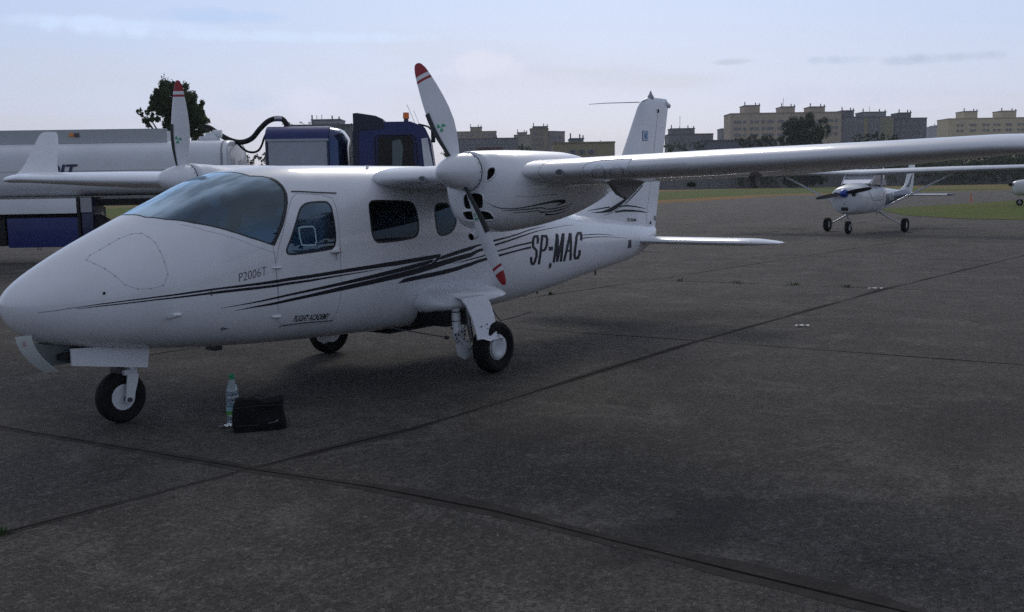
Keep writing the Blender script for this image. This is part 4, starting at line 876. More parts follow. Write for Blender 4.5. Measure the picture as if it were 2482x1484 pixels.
def concrete(nt,b,g,noise,vor,mr,mix):
    c=mix(mr(noise(.45,5,.65,dist=.5),.36,.66),(.066,.058,.049),(.112,.099,.085))
    c=mix(mr(noise(1.3,9,.8,dist=.7),.49,.64,0,.8),c,(.200,.180,.155))
    c=mix(mr(noise(.8,6,.7,dist=.9),.52,.72,0,.75),c,(.032,.026,.021))
    c=mix(mr(noise(6,9,.85),.50,.64,0,.7),c,(.205,.186,.160))
    c=mix(mr(noise(11,8,.85),.50,.62,0,.7),c,(.030,.026,.022))
    c=mix(mr(noise(42,4,.85),.46,.60,0,.8),c,(.024,.021,.019));c=mix(mr(noise(26,5,.85),.54,.64,0,.75),c,(.27,.24,.205))
    v=vor(75);c=mix(mr(v.outputs['Distance'],.10,.26,.7,0),c,(.22,.20,.175))
    c=mix(mr(noise(110,2,.8),.60,.70,0,.9),c,(.26,.235,.205))
    # dark patches with their own ragged outline
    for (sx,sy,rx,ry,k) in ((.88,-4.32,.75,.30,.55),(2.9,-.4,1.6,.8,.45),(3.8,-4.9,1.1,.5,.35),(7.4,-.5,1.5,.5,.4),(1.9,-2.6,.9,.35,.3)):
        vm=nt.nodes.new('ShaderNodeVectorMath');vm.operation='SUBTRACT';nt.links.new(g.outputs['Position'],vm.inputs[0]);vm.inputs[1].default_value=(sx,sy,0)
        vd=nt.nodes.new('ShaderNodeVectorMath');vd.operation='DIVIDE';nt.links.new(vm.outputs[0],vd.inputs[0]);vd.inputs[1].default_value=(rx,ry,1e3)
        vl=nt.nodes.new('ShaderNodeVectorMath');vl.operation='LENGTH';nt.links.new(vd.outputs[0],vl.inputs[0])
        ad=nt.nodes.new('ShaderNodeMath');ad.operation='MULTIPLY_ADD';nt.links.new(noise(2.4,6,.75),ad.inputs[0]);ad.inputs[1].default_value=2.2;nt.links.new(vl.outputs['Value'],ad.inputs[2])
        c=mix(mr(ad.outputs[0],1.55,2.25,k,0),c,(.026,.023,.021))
    # worn yellow-white paint: a broken line along the slabs
    sp=nt.nodes.new('ShaderNodeSeparateXYZ');nt.links.new(g.outputs['Position'],sp.inputs[0])
    m1=nt.nodes.new('ShaderNodeMath');m1.operation='MULTIPLY_ADD';nt.links.new(sp.outputs[0],m1.inputs[0]);m1.inputs[1].default_value=.0155;nt.links.new(sp.outputs[1],m1.inputs[2])
    m2=nt.nodes.new('ShaderNodeMath');m2.operation='ADD';nt.links.new(m1.outputs[0],m2.inputs[0]);m2.inputs[1].default_value=3.745
    m3=nt.nodes.new('ShaderNodeMath');m3.operation='ABSOLUTE';nt.links.new(m2.outputs[0],m3.inputs[0])
    ln=mr(m3.outputs[0],.01,.05,1,0);m4=nt.nodes.new('ShaderNodeMath');m4.operation='MULTIPLY';nt.links.new(ln,m4.inputs[0]);nt.links.new(mr(noise(1.3,6,.75),.50,.62,0,.75),m4.inputs[1])
    c=mix(m4.outputs[0],c,(.155,.135,.105))
    nt.links.new(c,b.inputs['Base Color']);b.inputs['Roughness'].default_value=.9
    bp_=nt.nodes.new('ShaderNodeBump');bp_.inputs['Strength'].default_value=1;bp_.inputs['Distance'].default_value=.012
    n=nt.nodes.new('ShaderNodeMath');n.operation='ADD';nt.links.new(noise(60,4,.8),n.inputs[0]);nt.links.new(noise(180,2,.8),n.inputs[1])
    nt.links.new(n.outputs[0],bp_.inputs['Height']);nt.links.new(bp_.outputs[0],b.inputs['Normal'])
def tar(nt,b,g,noise,vor,mr,mix):
    c=mix(mr(noise(6,5,.7),.35,.7),(.042,.037,.033),(.068,.061,.054))
    c=mix(mr(noise(70,3,.8),.5,.66,0,.6),c,(.075,.072,.070))
    nt.links.new(c,b.inputs['Base Color']);b.inputs['Roughness'].default_value=.95;b.inputs['Specular IOR Level'].default_value=.05
    bp_=nt.nodes.new('ShaderNodeBump');bp_.inputs['Strength'].default_value=.5;bp_.inputs['Distance'].default_value=.004
    nt.links.new(noise(60,4,.8),bp_.inputs['Height']);nt.links.new(bp_.outputs[0],b.inputs['Normal'])
M['crack']=mat('open_joint',(.018,.017,.016),1.0,spec=.0)
def gr(c1,c2,c3):
    def f(nt,b,g,noise,vor,mr,mix):
        c=mix(mr(noise(.08,5,.6,dist=.5),.4,.65),c1,c2);c=mix(mr(noise(.6,6,.75),.5,.68,0,.7),c,c3);c=mix(mr(noise(6,4,.8),.5,.7,0,.5),c,tuple(x*.45 for x in c1))
        nt.links.new(c,b.inputs['Base Color']);b.inputs['Roughness'].default_value=.95;b.inputs['Specular IOR Level'].default_value=.1
        bp_=nt.nodes.new('ShaderNodeBump');bp_.inputs['Strength'].default_value=1;bp_.inputs['Distance'].default_value=.06
        nt.links.new(noise(5,5,.8),bp_.inputs['Height']);nt.links.new(bp_.outputs[0],b.inputs['Normal'])
    return f
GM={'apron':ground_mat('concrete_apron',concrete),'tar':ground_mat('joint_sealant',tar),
 'field':ground_mat('field_grass',gr((.15,.135,.04),(.20,.15,.05),(.27,.15,.055))),
 'green':ground_mat('green_grass',gr((.085,.125,.025),(.13,.135,.035),(.19,.14,.045))),
 'poppy':ground_mat('reddish_field',gr((.27,.15,.06),(.21,.15,.06),(.36,.13,.05)))}
def sheet(name,poly,z,m,kind='structure',label=None,cat=None,cut=0):
    me=bpy.data.meshes.new(name);me.from_pydata([(x,y,z) for x,y in poly],[],[tuple(range(len(poly)))]);me.update();me.materials.append(m)
    if me.polygons[0].normal.z<0: me.flip_normals()
    o=bpy.data.objects.new(name,me);C.objects.link(o)
    if kind:o['kind']=kind
    if label: tag(o,label,cat)
    return o
sheet('ground',[(-1449,-1449),(1449,-1449),(1449,1449),(-1449,1449)],-.03,GM['field'])
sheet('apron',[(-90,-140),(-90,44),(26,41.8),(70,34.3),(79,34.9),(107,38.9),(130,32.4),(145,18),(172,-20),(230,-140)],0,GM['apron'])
def off(p,d): return [(x+FWD.x*d/.9934,y+FWD.y*d/.9934) for x,y in p]
edge=[(-60,60),(26,41.9),(70,34.4),(79,35.0),(107,39.0),(130,32.5),(146,18)]
sheet('reddish_field_strip',[(26,42.1),(70,34.6),(79,35.2),(107,39.2),(118,36.4)]+off([(118,36.4),(107,39.2),(79,35.2),(70,34.6),(26,42.1)],13),-.012,GM['poppy'])
far1=[(40,60),(75,52),(88,50),(112,54)]
sheet('green_field_strip',off([(10,50),(70,34.6),(79,35.2),(107,39.2),(118,36.4),(130,32.6),(146,18)],13)+off([(146,18),(130,32.6),(118,36.4),(79,40),(10,56)],95),-.016,GM['green'])
sheet('reddish_far_strip',off([(40,50),(79,40),(118,36.4)],96)+off([(118,36.4),(79,40),(40,50)],185),-.020,GM['poppy'])
sheet('grass_island',[(54.6,11.9),(77.6,9.06),(100,5),(110,-30),(38,-18),(39.5,1.7),(40.4,4),(44.6,7.6)],.012,GM['green'])
# joints between the slabs: sealed with tar bands of uneven width, as measured on the ground
def band(name,pts,w,z,wob=.3,seed=0,m='crack'):
    rnd=random.Random(seed);P=[Vector((*p,0)) for p in pts];dn=[]
    for a,b in zip(P[:-1],P[1:]):
        n=max(2,int((b-a).length/.12));dn+=[a.lerp(b,k/n) for k in range(n)]
    dn.append(P[-1]);L_=[];R_=[]
    for i,p in enumerate(dn):
        d=(dn[min(i+1,len(dn)-1)]-dn[max(i-1,0)]).normalized();n=Vector((-d.y,d.x,0))
        s=mnoise.noise(Vector((p.x*.9,p.y*.9,seed)));s2=mnoise.noise(Vector((p.x*3.1,p.y*3.1,seed+9)));s3=mnoise.noise(Vector((p.x*14,p.y*14,seed+3)))
        ww=w*max(.35,1+wob*1.8*s+wob*.5*s2);sh=w*.35*s+w*.06*s3
        L_.append(p+n*(sh+ww/2+w*.05*s3)+Vector((0,0,z)));R_.append(p+n*(sh-ww/2+w*.05*mnoise.noise(Vector((p.x*12,p.y*12,5))))+Vector((0,0,z)))
    n=len(dn);me=bpy.data.meshes.new(name);me.from_pydata(L_+R_,[],[(i,n+i,n+i+1,i+1) for i in range(n-1)]);me.update();me.materials.append(GM[m] if m in GM else M[m])
    o=bpy.data.objects.new(name,me);C.objects.link(o);o['kind']='structure';return o
band('joint_sealant',[(-1.6,7.5),(.05,2.2),(.221,.59),(.469,-1.74),(.60,-2.6),(.64,-3.41),(.56,-4.76),(.53,-5.6),(.5,-8)],.11,.0012,.9,1,'tar')
band('joint_crack',[(-1.6,7.5),(.05,2.2),(.221,.59),(.469,-1.74),(.60,-2.6),(.64,-3.41),(.56,-4.76),(.53,-5.6),(.5,-8)],.009,.0030,.9,1)
band('joint_sealant',[(-3,-1.6),(-.94,-1.68),(.47,-1.745),(1.735,-1.87),(3.9,-1.80),(6.27,-1.71),(12.23,-1.72),(20,-2.05),(34,-2.3)],.065,.0020,.8,4,'tar')
band('joint_crack',[(-3,-1.6),(-.94,-1.68),(.47,-1.745),(1.735,-1.87),(3.9,-1.80),(6.27,-1.71),(12.23,-1.72),(20,-2.05),(34,-2.3)],.011,.0036,.9,4)
for i,pts in enumerate([[(5.6,9),(6.05,.2),(6.22,-1.7),(6.365,-4.7),(6.5,-9)],[(11.4,12),(11.72,3.34),(11.94,2.03),(12.23,-1.72),(12.5,-6),(12.8,-14)],[(-2,2.7),(2.1,2.5),(8.1,2.26),(11.94,2.03),(24,1.7)],[(18,14),(18.3,3),(18.5,-14)],[(24.3,20),(24.6,3),(24.9,-14)],[(-2,8.1),(8,7.7),(24,7.0),(50,6.2)],[(30.4,25),(31,0),(31.4,-16)],[(-8,14),(10,13.2),(40,12)],[(4,-6),(12,-6.1),(34,-6.6)],[(38,20),(38.6,6)],[(46,20),(46.6,8)]]):
    band('joint_crack',pts,.016 if i<3 else .022,.0015+.0004*i,.9,20+i)
# pebbles and chips lying on the slabs
mb=MB();rnd=random.Random(3)
for i in range(420):
    x=rnd.uniform(-2.6,7.5);y=rnd.uniform(-6.0,3.5);s=rnd.uniform(.002,.005)
    mb.add([(x+s*rnd.uniform(.7,1.6)*math.cos(a),y+s*rnd.uniform(.7,1.4)*math.sin(a),.001) for a in (0,1.26,2.5,3.8,5)]+[(x,y,s*.8)],[(0,1,5),(1,2,5),(2,3,5),(3,4,5),(4,0,5)])
tag(mb.build('gravel_chips',mat('pale_stone',(.22,.20,.18),.9),None,smooth=False),None,None,kind='stuff')
# weeds in the joints
M['weed']=mat('weed_green',(.045,.085,.02),.8)
for i,(x,y,s,lab) in enumerate([(11.95,1.55,.09,'small weed tuft in the slab joint right of the tail, nearest the fuselage'),(12.02,.55,.07,'small weed tuft in the slab joint, second from the fuselage'),(12.1,-.35,.10,'wider weed tuft in the middle of the weedy slab joint'),(12.18,-1.15,.06,'low weed tuft just before the crossing of two slab joints'),(-.93,-1.68,.06,'mossy tuft in the joint at the lower left edge'),(.12,1.15,.05,'low green sprig in the joint behind the nose wheel'),(9.2,2.2,.06,'tiny weed in the joint behind the fuselage tail')]):
    mb=MB();rnd=random.Random(i)
    for k in range(22):
        a=rnd.uniform(0,6.28);r=rnd.uniform(0,s);h=s*rnd.uniform(.3,.9);p=Vector((x+r*math.cos(a)*.5,y+r*math.sin(a)*1.4,.003));d=Vector((math.cos(a)*h*.6,math.sin(a)*h*.6,h));w=Vector((-math.sin(a),math.cos(a),0))*.006
        mb.add([p-w,p+w,p+d*.6+w*.8,p+d,p+d*.6-w*.8],[(0,1,2,3,4)])
    tag(mb.build('weed',M['weed'],None,smooth=False,recalc=False),lab,'weed','weeds growing in the slab joints')
def scrap(x,y,l,w,a,lab):
    mb=MB();n=6;v=[]
    for i in range(n+1):
        for j in range(3):
            u=(i/n-.5)*l;q=(j/2-.5)*w*(1-.5*abs(i/n-.5));v.append((x+u*math.cos(a)-q*math.sin(a),y+u*math.sin(a)+q*math.cos(a),.006+.018*abs(math.sin(i*1.9+j*1.1))))
    mb.add(v,[(i*3+j,i*3+j+1,i*3+j+4,i*3+j+3) for i in range(n) for j in range(2)])
    tag(mb.build('paper_scrap',mat('litter_white',(.55,.55,.55),.7),None,recalc=False),lab,'litter','bits of litter on the apron')
scrap(7.736,-2.2,.16,.07,R(-55),'crumpled white paper scrap lying alone on the slab')
scrap(12.1,-1.60,.22,.06,R(-55),'pale scrap at the far crossing of two slab joints')
# ================================================================ bottle and bag
bt=thing('plastic_bottle','clear ribbed plastic water bottle with green cap beside the black bag','bottle',(1.165,-.735,0))
mb=MB();mb.revolve([(.0,.0),(.0,.036),(.012,.043),(.07,.043),(.075,.041),(.12,.043),(.125,.040),(.13,.043),(.16,.044),(.165,.040),(.172,.044),(.20,.044),(.205,.041),(.212,.044),(.24,.042),(.27,.034),(.30,.022),(.318,.0145),(.330,.0145)],(0,0,0),'Z',28)
m=bpy.data.materials.new('pet_plastic');m.use_nodes=True;nt=m.node_tree;nt.nodes.clear();o_=nt.nodes.new('ShaderNodeOutputMaterial');a_=nt.nodes.new('ShaderNodeMixShader');t_=nt.nodes.new('ShaderNodeBsdfTransparent');b_=nt.nodes.new('ShaderNodeMixShader');tr_=nt.nodes.new('ShaderNodeBsdfTranslucent');gl_=nt.nodes.new('ShaderNodeBsdfGlossy');gl_.inputs['Roughness'].default_value=.08;tr_.inputs[0].default_value=(.55,.68,.80,1);t_.inputs[0].default_value=(.85,.92,.96,1)
b_.inputs[0].default_value=.45;nt.links.new(tr_.outputs[0],b_.inputs[1]);nt.links.new(gl_.outputs[0],b_.inputs[2]);a_.inputs[0].default_value=.32;nt.links.new(t_.outputs[0],a_.inputs[1]);nt.links.new(b_.outputs[0],a_.inputs[2]);nt.links.new(a_.outputs[0],o_.inputs[0])
mb.build('bottle_body',m,bt)
mb=MB();mb.revolve([(.322,.0175),(.346,.0175),(.348,.015),(.348,0)],(0,0,0),'Z',20);mb.revolve([(.315,.018),(.320,.018)],(0,0,0),'Z',20);mb.build('bottle_cap',mat('green_cap',(.0,.22,.09),.4),bt)
mb=MB();mb.cm=0;mb.revolve([(.075,.0445),(.118,.0445)],(0,0,0),'Z',28,cap=False);lb=mb.build('bottle_label',mat('label_green',(.06,.26,.03),.5),bt,recalc=False)
mb=MB();mb.revolve([(.10,.0452),(.128,.0452)],(0,0,0),'Z',28,cap=False);mb.build('label_panel',mat('label_pale',(.22,.38,.42),.5),lb,recalc=False)
# foil-bright base of the bottle
mb=MB();rnd=random.Random(5);v=[]
for i in range(7):
    for j in range(5):
        v.append((1.085+(i-3)*.014+rnd.uniform(-.004,.004),-.765+(j-2)*.013+rnd.uniform(-.004,.004),.004+rnd.uniform(0,.022)))
mb.add(v,[(i*5+j,i*5+j+1,i*5+j+6,i*5+j+5) for i in range(6) for j in range(4)])
tag(mb.build('foil_wrapper',mat('foil',(.85,.87,.9),.2,.3,coat=1),None,smooth=False,recalc=False),'crumpled shiny foil wrapper at the foot of the bottle','wrapper')
ba=math.atan2(-1.16+.965,1.30-1.005)
bg=thing('shoulder_bag','black soft fabric bag with a thin carrying loop standing on the concrete','bag',(1.165,-1.0,0),ba)
bm=bmesh.new();bmesh.ops.create_cube(bm,size=1);bmesh.ops.subdivide_edges(bm,edges=list(bm.edges),cuts=9,use_grid_fill=True)
for v in bm.verts:
    x,y,z=v.co;z+=.5
    rx=abs(x)*2;ry=abs(y)*2
    k=1.03-.11*z-.05*max(0,z-.8)+.035*math.sin(z*5+x*3)
    X=x*.345*k+.012*z;Y=y*.15*(1-.28*z)+.0
    # rounded corners
    cr_=max(0,rx-.75)*max(0,ry-.6)*1.2;X*=1-cr_*.6;Y*=1-cr_
    Z=z*.205*(1-.05*math.sin(x*5+.5))-.0
    if z<.1: X*=.97;Y*=.95
    nn=mnoise.noise(Vector((X*13,Y*13,Z*11)))*.017
    v.co=Vector((X+nn*(.6 if rx>.9 else .1),Y+nn*(1 if ry>.9 else .2),max(.001,Z+(nn*.7 if z>.9 else 0))))
me=bpy.data.meshes.new('bag_body');bm.to_mesh(me);bm.free();me.materials.append(mat('black_nylon',(.007,.007,.008),.8,spec=.2,bump=(160,.4,.001)));finish(me,60);o=bpy.data.objects.new('bag_body',me);C.objects.link(o);o.parent=bg
mb=MB();mb.tube([(-.075,.0,.195),(-.05,.005,.212),(-.02,.008,.228),(.015,.006,.232),(.035,.004,.222),(.042,0,.20)],.0045,6);mb.build('carrying_loop',M['black'],bg)
mb=MB();mb.tube([(-.155,-.058,.165),(0,-.066,.172),(.15,-.058,.165)],.003,5);mb.tube([(-.16,-.073,.05),(0,-.078,.045),(.16,-.07,.05)],.003,5);mb.build('bag_piping',mat('piping',(.014,.014,.015),.7),bg)
v,f,w=text_mesh('sports',1,.25,0);mb=MB();mb.prism([(.055,.050),(.115,.062),(.115,.064),(.055,.0525)],-.0805,-.0795);mb.prism([(.105,.064),(.118,.074),(.118,.064),(.112,.060)],-.0800,-.0790);mb.build('bag_logo_mark',mat('logo_white',(.25,.25,.3),.5),bg)
# ================================================================ tanker trailer and tractor truck
TD=23.0;tang=math.atan2(RGT.y,RGT.x)+R(3)
def TL(u,dep=TD): return place(u,dep)
o0=TL(562,23.9)
tr=thing('tank_trailer','long white fuel tank trailer with blue side panel behind the far wing','tanker',o0,tang)
def tx(u): return (u-562)/2531.2*23.4
def tz(u,v,d=23.3): return hgt(u,v,d)
ztop=tz(540,336);zr0=2.72;zr1=3.03
mb=MB();rs=[]
prof=[]
for k in range(40):
    a=2*math.pi*k/40;c_,s_=math.cos(a),math.sin(a);rr=(abs(c_)**4.5+abs(s_)**4.5)**(-1/4.5);prof.append((c_*rr*1.18,s_*rr*.62))
zc=ztop-.62
for x,k in ((-9.5,.6),(-9.45,.9),(-9.35,1),(-1.0,1),(-.05,1),(-.02,.985),(-.005,.96),(0,.93)):
    rs.append([(x,1.2+p[0]*k,zc+p[1]*k) for p in prof])
mb.rings(rs);tk=mb.build('tank',M['tank'],tr,ang=50)
mb=MB()
for x in (-.14,): mb.rings([[(x,1.2+p[0]*1.004,zc+p[1]*1.008) for p in prof],[(x+.04,1.2+p[0]*1.004,zc+p[1]*1.008) for p in prof]],cap=False)
mb.tube([(-.10,.03,zc+.30),(-.10,.0,zc-.6)],.012,6);mb.tube([(-9,.02,zc-.05),(-.1,.02,zc-.05)],.006,5);mb.build('tank_band',M['grey'],tk)
mb=MB();mb.box(-9.4,tx(412),.32,.36,zr0,zr1);mb.box(-9.4,tx(412),2.0,2.04,zr0,zr1);mb.box(-9.4,tx(412)+.0,.36,2.0,zr0-.02,zr0);mb.box(tx(412)-.04,tx(412),.36,2.0,zr0,zr1-.05);ra=mb.build('walkway_rail',mat('rail_grey',(.42,.44,.46),.5),tr)
mb=MB();x=tx(181);mb.box(x-.045,x+.045,.30,.319,2.87,2.95);mb.build('orange_sign',mat('sign_orange',(.75,.28,.03),.5),ra)
mb=MB();x=tx(194);mb.box(x-.055,x+.055,.30,.319,2.86,2.95);mb.build('grey_sign',mat('sign_brown',(.10,.07,.08),.5),ra)
mb=MB();x=tx(505);mb.revolve([(ztop-.05,.20),(ztop+.06,.20),(ztop+.12,.15),(ztop+.18,.12),(ztop+.20,0)],(x,.9,0),'Z',20);mb.tube([(x+.05,.9,ztop+.16),(x+.25,.9,ztop+.16)],.09,12);mb.box(x-.25,x-.1,.8,1.0,ztop-.03,ztop+.1,.01);mb.build('hatch_valve',M['white2'],tk)
# lettering on the tank flank
zl0,zl1=hgt(163,424,23.2),hgt(163,399,23.2);s=(zl1-zl0)/.7
v,f,w=text_mesh('OIT',1,.22,.03);mb=MB();xx=tx(203)-w*s*1.25
mb.add([(xx+p[0]*s*1.25,1.2-1.18*1.0-.014,zl0+p[1]*s) for p in v],f)
mb.build('tank_lettering',M['dblue'],tk,recalc=False)
# chassis, cabinets, blue skirt
mb=MB();mb.box(-9.4,-.3,.3,2.1,1.30,1.45);mb.build('chassis',M['black'],tr)
mb=MB();mb.box(-9.3,tx(190),.10,.9,1.14,1.48,.02);mb.build('white_cabinet',M['tank'],tr)
mb=MB();mb.box(tx(199),tx(228),.12,.9,1.14,1.50,.01);mb.box(tx(199),tx(228)+.0,.15,.9,.35,1.14,.01);cb_=mb.build('rear_cabinet',M['dblue'],tr)
mb=MB();mb.box(tx(200),tx(227),.105,.119,1.16,1.49);mb.build('cabinet_door',mat('cabinet_grey',(.30,.31,.33),.5),cb_)
mb=MB();mb.box(tx(228)-.0,tx(228)+.012,.10,.14,.2,1.52);mb.box(tx(197)-.05,tx(197),.10,.14,.45,1.52);mb.build('marker_post',M['black'],tr)
mb=MB();mb.prism([(tx(229),1.1),(tx(262),.93),(tx(235),.55),(tx(229),.5)],.2,.6);mb.build('mud_flap',M['black'],tr)
mb=MB();mb.box(tx(20),tx(193),.12,.8,.38,1.05,.015);sk=mb.build('blue_side_panel',M['blue'],tr)
mb=MB();mb.tube([(tx(88),.15,.39),(tx(90),.13,.33),(tx(98),.13,.33),(tx(100),.15,.39)],.008,5);mb.build('panel_latch',M['black'],sk)
mb=MB();mb.box(-9.3,tx(193),.35,2.0,.75,1.25);mb.build('underframe',M['black'],tr)
mb=MB();mb.box(tx(-60),tx(14),.14,.7,.42,1.02,.03);mb.build('tool_box',M['black'],tr)
for x in (tx(-170),tx(-170)-1.25,tx(355)):
    t=wheel(x,.35,.50,.50,.30,tr,capd=False);t.location=(0,0,0);wheel(x,2.05,.50,.50,.30,tr,capd=False)
mb=MB();mb.tube([(tx(355)-.6,.35,.62),(tx(355)-.42,.35,.98),(tx(355),.35,1.12),(tx(355)+.42,.35,.98),(tx(355)+.6,.35,.62)],.05,6);mb.build('mudguard',M['black'],tr)
# truck
o1=TL(653,24.2)
tk2=thing('tractor_truck','blue truck with roll-top silver cabinet and dark side window beyond the airplane cabin','truck',o1,tang)
def ux(u): return (u-653)/2531.2*24.3
zb=hgt(720,308,24.5)
def arch(x,z0,z1,y0,y1,r,k=1):
    q=[(x,y0,z0)];
    for i in range(7):
        a=math.pi-math.pi/2*i/6;q.append((x,y0+r+math.cos(a)*r,z1-r*.55+math.sin(a)*r*.55))
    for i in range(7):
        a=math.pi/2-math.pi/2*i/6;q.append((x,y1-r+math.cos(a)*r,z1-r*.55+math.sin(a)*r*.55))
    q.append((x,y1,z0));return q
x0,x1=ux(655),ux(806)
mb=MB();mb.rings([arch(x0,.9,zb,.05,2.3,.55),arch(x1,.9,zb,.05,2.3,.55)]);cbx=mb.build('cabinet_body',M['blue'],tk2,ang=50)
zs=hgt(720,343,24.2)
mb=MB();mb.box(x0+.07,x1-.04,.02,.045,1.0,zs-.02);mb.box(x0+.02,x1,.0,.045,zs-.015,zs+.04);mb.build('roller_shutter',M['silver'],cbx)
mb=MB();mb.box(x0+.02,x0+.06,.0,.048,1.0,zs-.02);mb.build('shutter_rail',M['dblue'],cbx);mb=MB();mb.box(x1-.035,x1+.0,.0,.048,1.0,zs-.02);mb.build('shutter_rail',M['dblue'],cbx)
mb=MB();mb.rings([[Vector(p)+Vector((0,.0,0)) for p in arch(x1+.005,.9,zb-.03,.12,2.25,.5)],[Vector(p) for p in arch(x1+.20,.9,zb-.06,.18,2.2,.55)],[Vector(p) for p in arch(x1+.32,.9,zb-.22,.3,2.1,.6)]]);mb.build('rounded_end',mat('polished_blue',(.05,.07,.14),.12,.6),cbx,ang=50)
# cab
c0,c1=ux(868),ux(1050);zc1=hgt(900,279,24.4);zr=hgt(990,298,24.4)
side=[(c0,.8),(c0,zr-.02),(c0+.1,zr),(c1-.45,zr),(c1-.15,zr-.12),(c1-.02,zr-.42),(c1+.10,1.65),(c1+.14,.8)]
mb=MB();mb.prism(side,.02,2.38);bm_=mb.build('cab',M['blue'],tk2,ang=25)
mb=MB();mb.prism([(c0-.02,zr-.22),(c0-.02,zc1),(c0+.08,zc1+.01),(ux(920),zc1-.06),(ux(938),zc1-.14),(ux(940),zr-.14)],-.0,.5);mb.prism([(c0-.02,zr+.0),(c0-.02,zc1),(c0+.08,zc1+.01),(ux(920),zc1-.06),(ux(938),zc1-.14),(ux(940),zr+.01)],.5,2.4);mb.prism([(c0-.04,.9),(c0-.04,zr-.2),(c0+.10,zr-.2),(c0+.06,.9)],-.005,.3);mb.build('roof_deflector',mat('deflector_dark',(.012,.02,.045),.45),tk2,ang=25)
w0,w1=ux(921),ux(1008);zw=hgt(960,333,24.2)
mb=MB();mb.prism([(w0,1.4),(w0+.02,zw-.03),(w0+.10,zw),(w1-.06,zw+.01),(w1,zw-.06),(w1+.06,1.4)],-.002,.019);wd=mb.build('side_window',mat('dark_window',(.008,.009,.012),.12,spec=.25),bm_)
mb=MB();mb.prism([(ux(956),1.62),(ux(958),zw-.10),(ux(978),zw-.06),(ux(984),zw-.25),(ux(975),1.70)],-.006,-.003);mb.build('painted_reflection',mat('window_reflection',(.10,.13,.14),.3),wd)  # paler patch laid on the window as a painted reflection
mb=MB();mb.tube([(ux(917),-.0,1.4),(ux(917),-.0,zw-.02),(ux(922),0,zw+.03),(ux(1008),0,zw+.03),(ux(1014),0,zw-.04),(ux(1024),0,1.4)],.012,5);mb.build('door_frame',M['black'],bm_)
mb=MB();mb.prism([(c1-.155,zr-.15),(c1-.035,zr-.42),(c1+.085,1.66),(c1+.115,1.66),(c1-.005,zr-.42),(c1-.125,zr-.14)],.12,2.28);mb.build('windscreen',M['dblue'],bm_)
mb=MB();mb.prism([(ux(1028),zr-.40),(ux(1043),zr-.38),(ux(1060),1.75),(ux(1067),1.2),(ux(1037),1.2),(ux(1036),1.8)],-.06,.02);mb.build('corner_fairing',M['tank'],bm_)
mb=MB();x=ux(990);mb.revolve([(zr,.055),(zr+.10,.055),(zr+.10,0)],(x,.6,0),'Z',16);be=mb.build('beacon_base',M['dblue'],tk2)
mb=MB();mb.revolve([(zr+.10,.075),(zr+.24,.07),(zr+.25,.0)],(x,.6,0),'Z',18);mb.build('beacon_lens',M['amber'],be)
mb=MB();mb.tube([(ux(1022),.3,zr-.05),(ux(1045),-.1,zr-.13),(ux(1052),-.2,zr-.2)],.022,6);mb.box(ux(1052),ux(1062),-.32,-.16,zr-.50,zr-.18,.02);mb.build('wing_mirror',M['black'],tk2)
mb=MB();mb.tube([(ux(1012),.5,zr-.02),(ux(993),.5,zr+.42)],.005,4);mb.tube([(ux(1022),.7,zr-.03),(ux(1008),.7,zr+.30)],.004,4);mb.build('radio_aerial',M['grey'],tk2)
mb=MB();mb.box(x0,c1,.5,1.9,.55,.9);mb.build('truck_chassis',M['black'],tk2)
for x in (ux(690),ux(985)): wheel(x,.25,.50,.50,.30,tk2,capd=False);wheel(x,2.15,.50,.50,.30,tk2,capd=False)
# hoses (world space path)
def hp(u,v,d): p=place(u,d);return Vector((p.x,p.y,hgt(u,v,d)))
def smooth_pts(P,n=6):
    out=[];P=[Vector(p) for p in P];Q=[P[0]*2-P[1]]+P+[P[-1]*2-P[-2]]
    for i in range(1,len(Q)-2):
        for k in range(n):
            t=k/n;out.append(.5*((2*Q[i])+(Q[i+1]-Q[i-1])*t+(2*Q[i-1]-5*Q[i]+4*Q[i+1]-Q[i+2])*t*t+(3*Q[i]-3*Q[i-1]+Q[i+1]-Q[i+2]*1.0-Q[i]*0+0*Q[i])*t**3 if False else .5*((2*Q[i])+(Q[i+1]-Q[i-1])*t+(2*Q[i-1]-5*Q[i]+4*Q[i+1]-Q[i+2])*t*t+(-Q[i-1]+3*Q[i]-3*Q[i+1]+Q[i+2])*t**3)) if False else .5*((2*Q[i])+(Q[i+1]-Q[i-1])*t+(2*Q[i-1]-5*Q[i]+4*Q[i+1]-Q[i+2])*t*t+(-Q[i-1]+3*Q[i]-3*Q[i+1]+Q[i+2])*t**3))
    return out+[P[-1]]
mb=MB();pts=smooth_pts([hp(u,v,25) for u,v in [(512,310),(528,315),(550,330),(575,343),(600,347),(625,338),(645,316),(665,298),(685,291),(700,293),(708,303),(709,316)]]);mb.tube(pts,.062,12);h=mb.build('fuel_hose',M['black'],None);tag(h,'thick black hose arching from the trailer hatch to the truck cabinet','hose')
mb=MB();q=[hp(u,v,25) for u,v in [(682,291.5),(690,291),(700,292)]];mb.tube(q,.067,12);mb.build('hose_clamp',M['metal'],h)
mb=MB();mb.tube(smooth_pts([hp(u,v,25) for u,v in [(588,347),(600,360),(613,369),(628,371),(640,366),(648,354),(654,338),(660,326)]]),.026,8);tag(mb.build('thin_hose',M['black'],None),'thin black hose sagging below the thick one','hose')
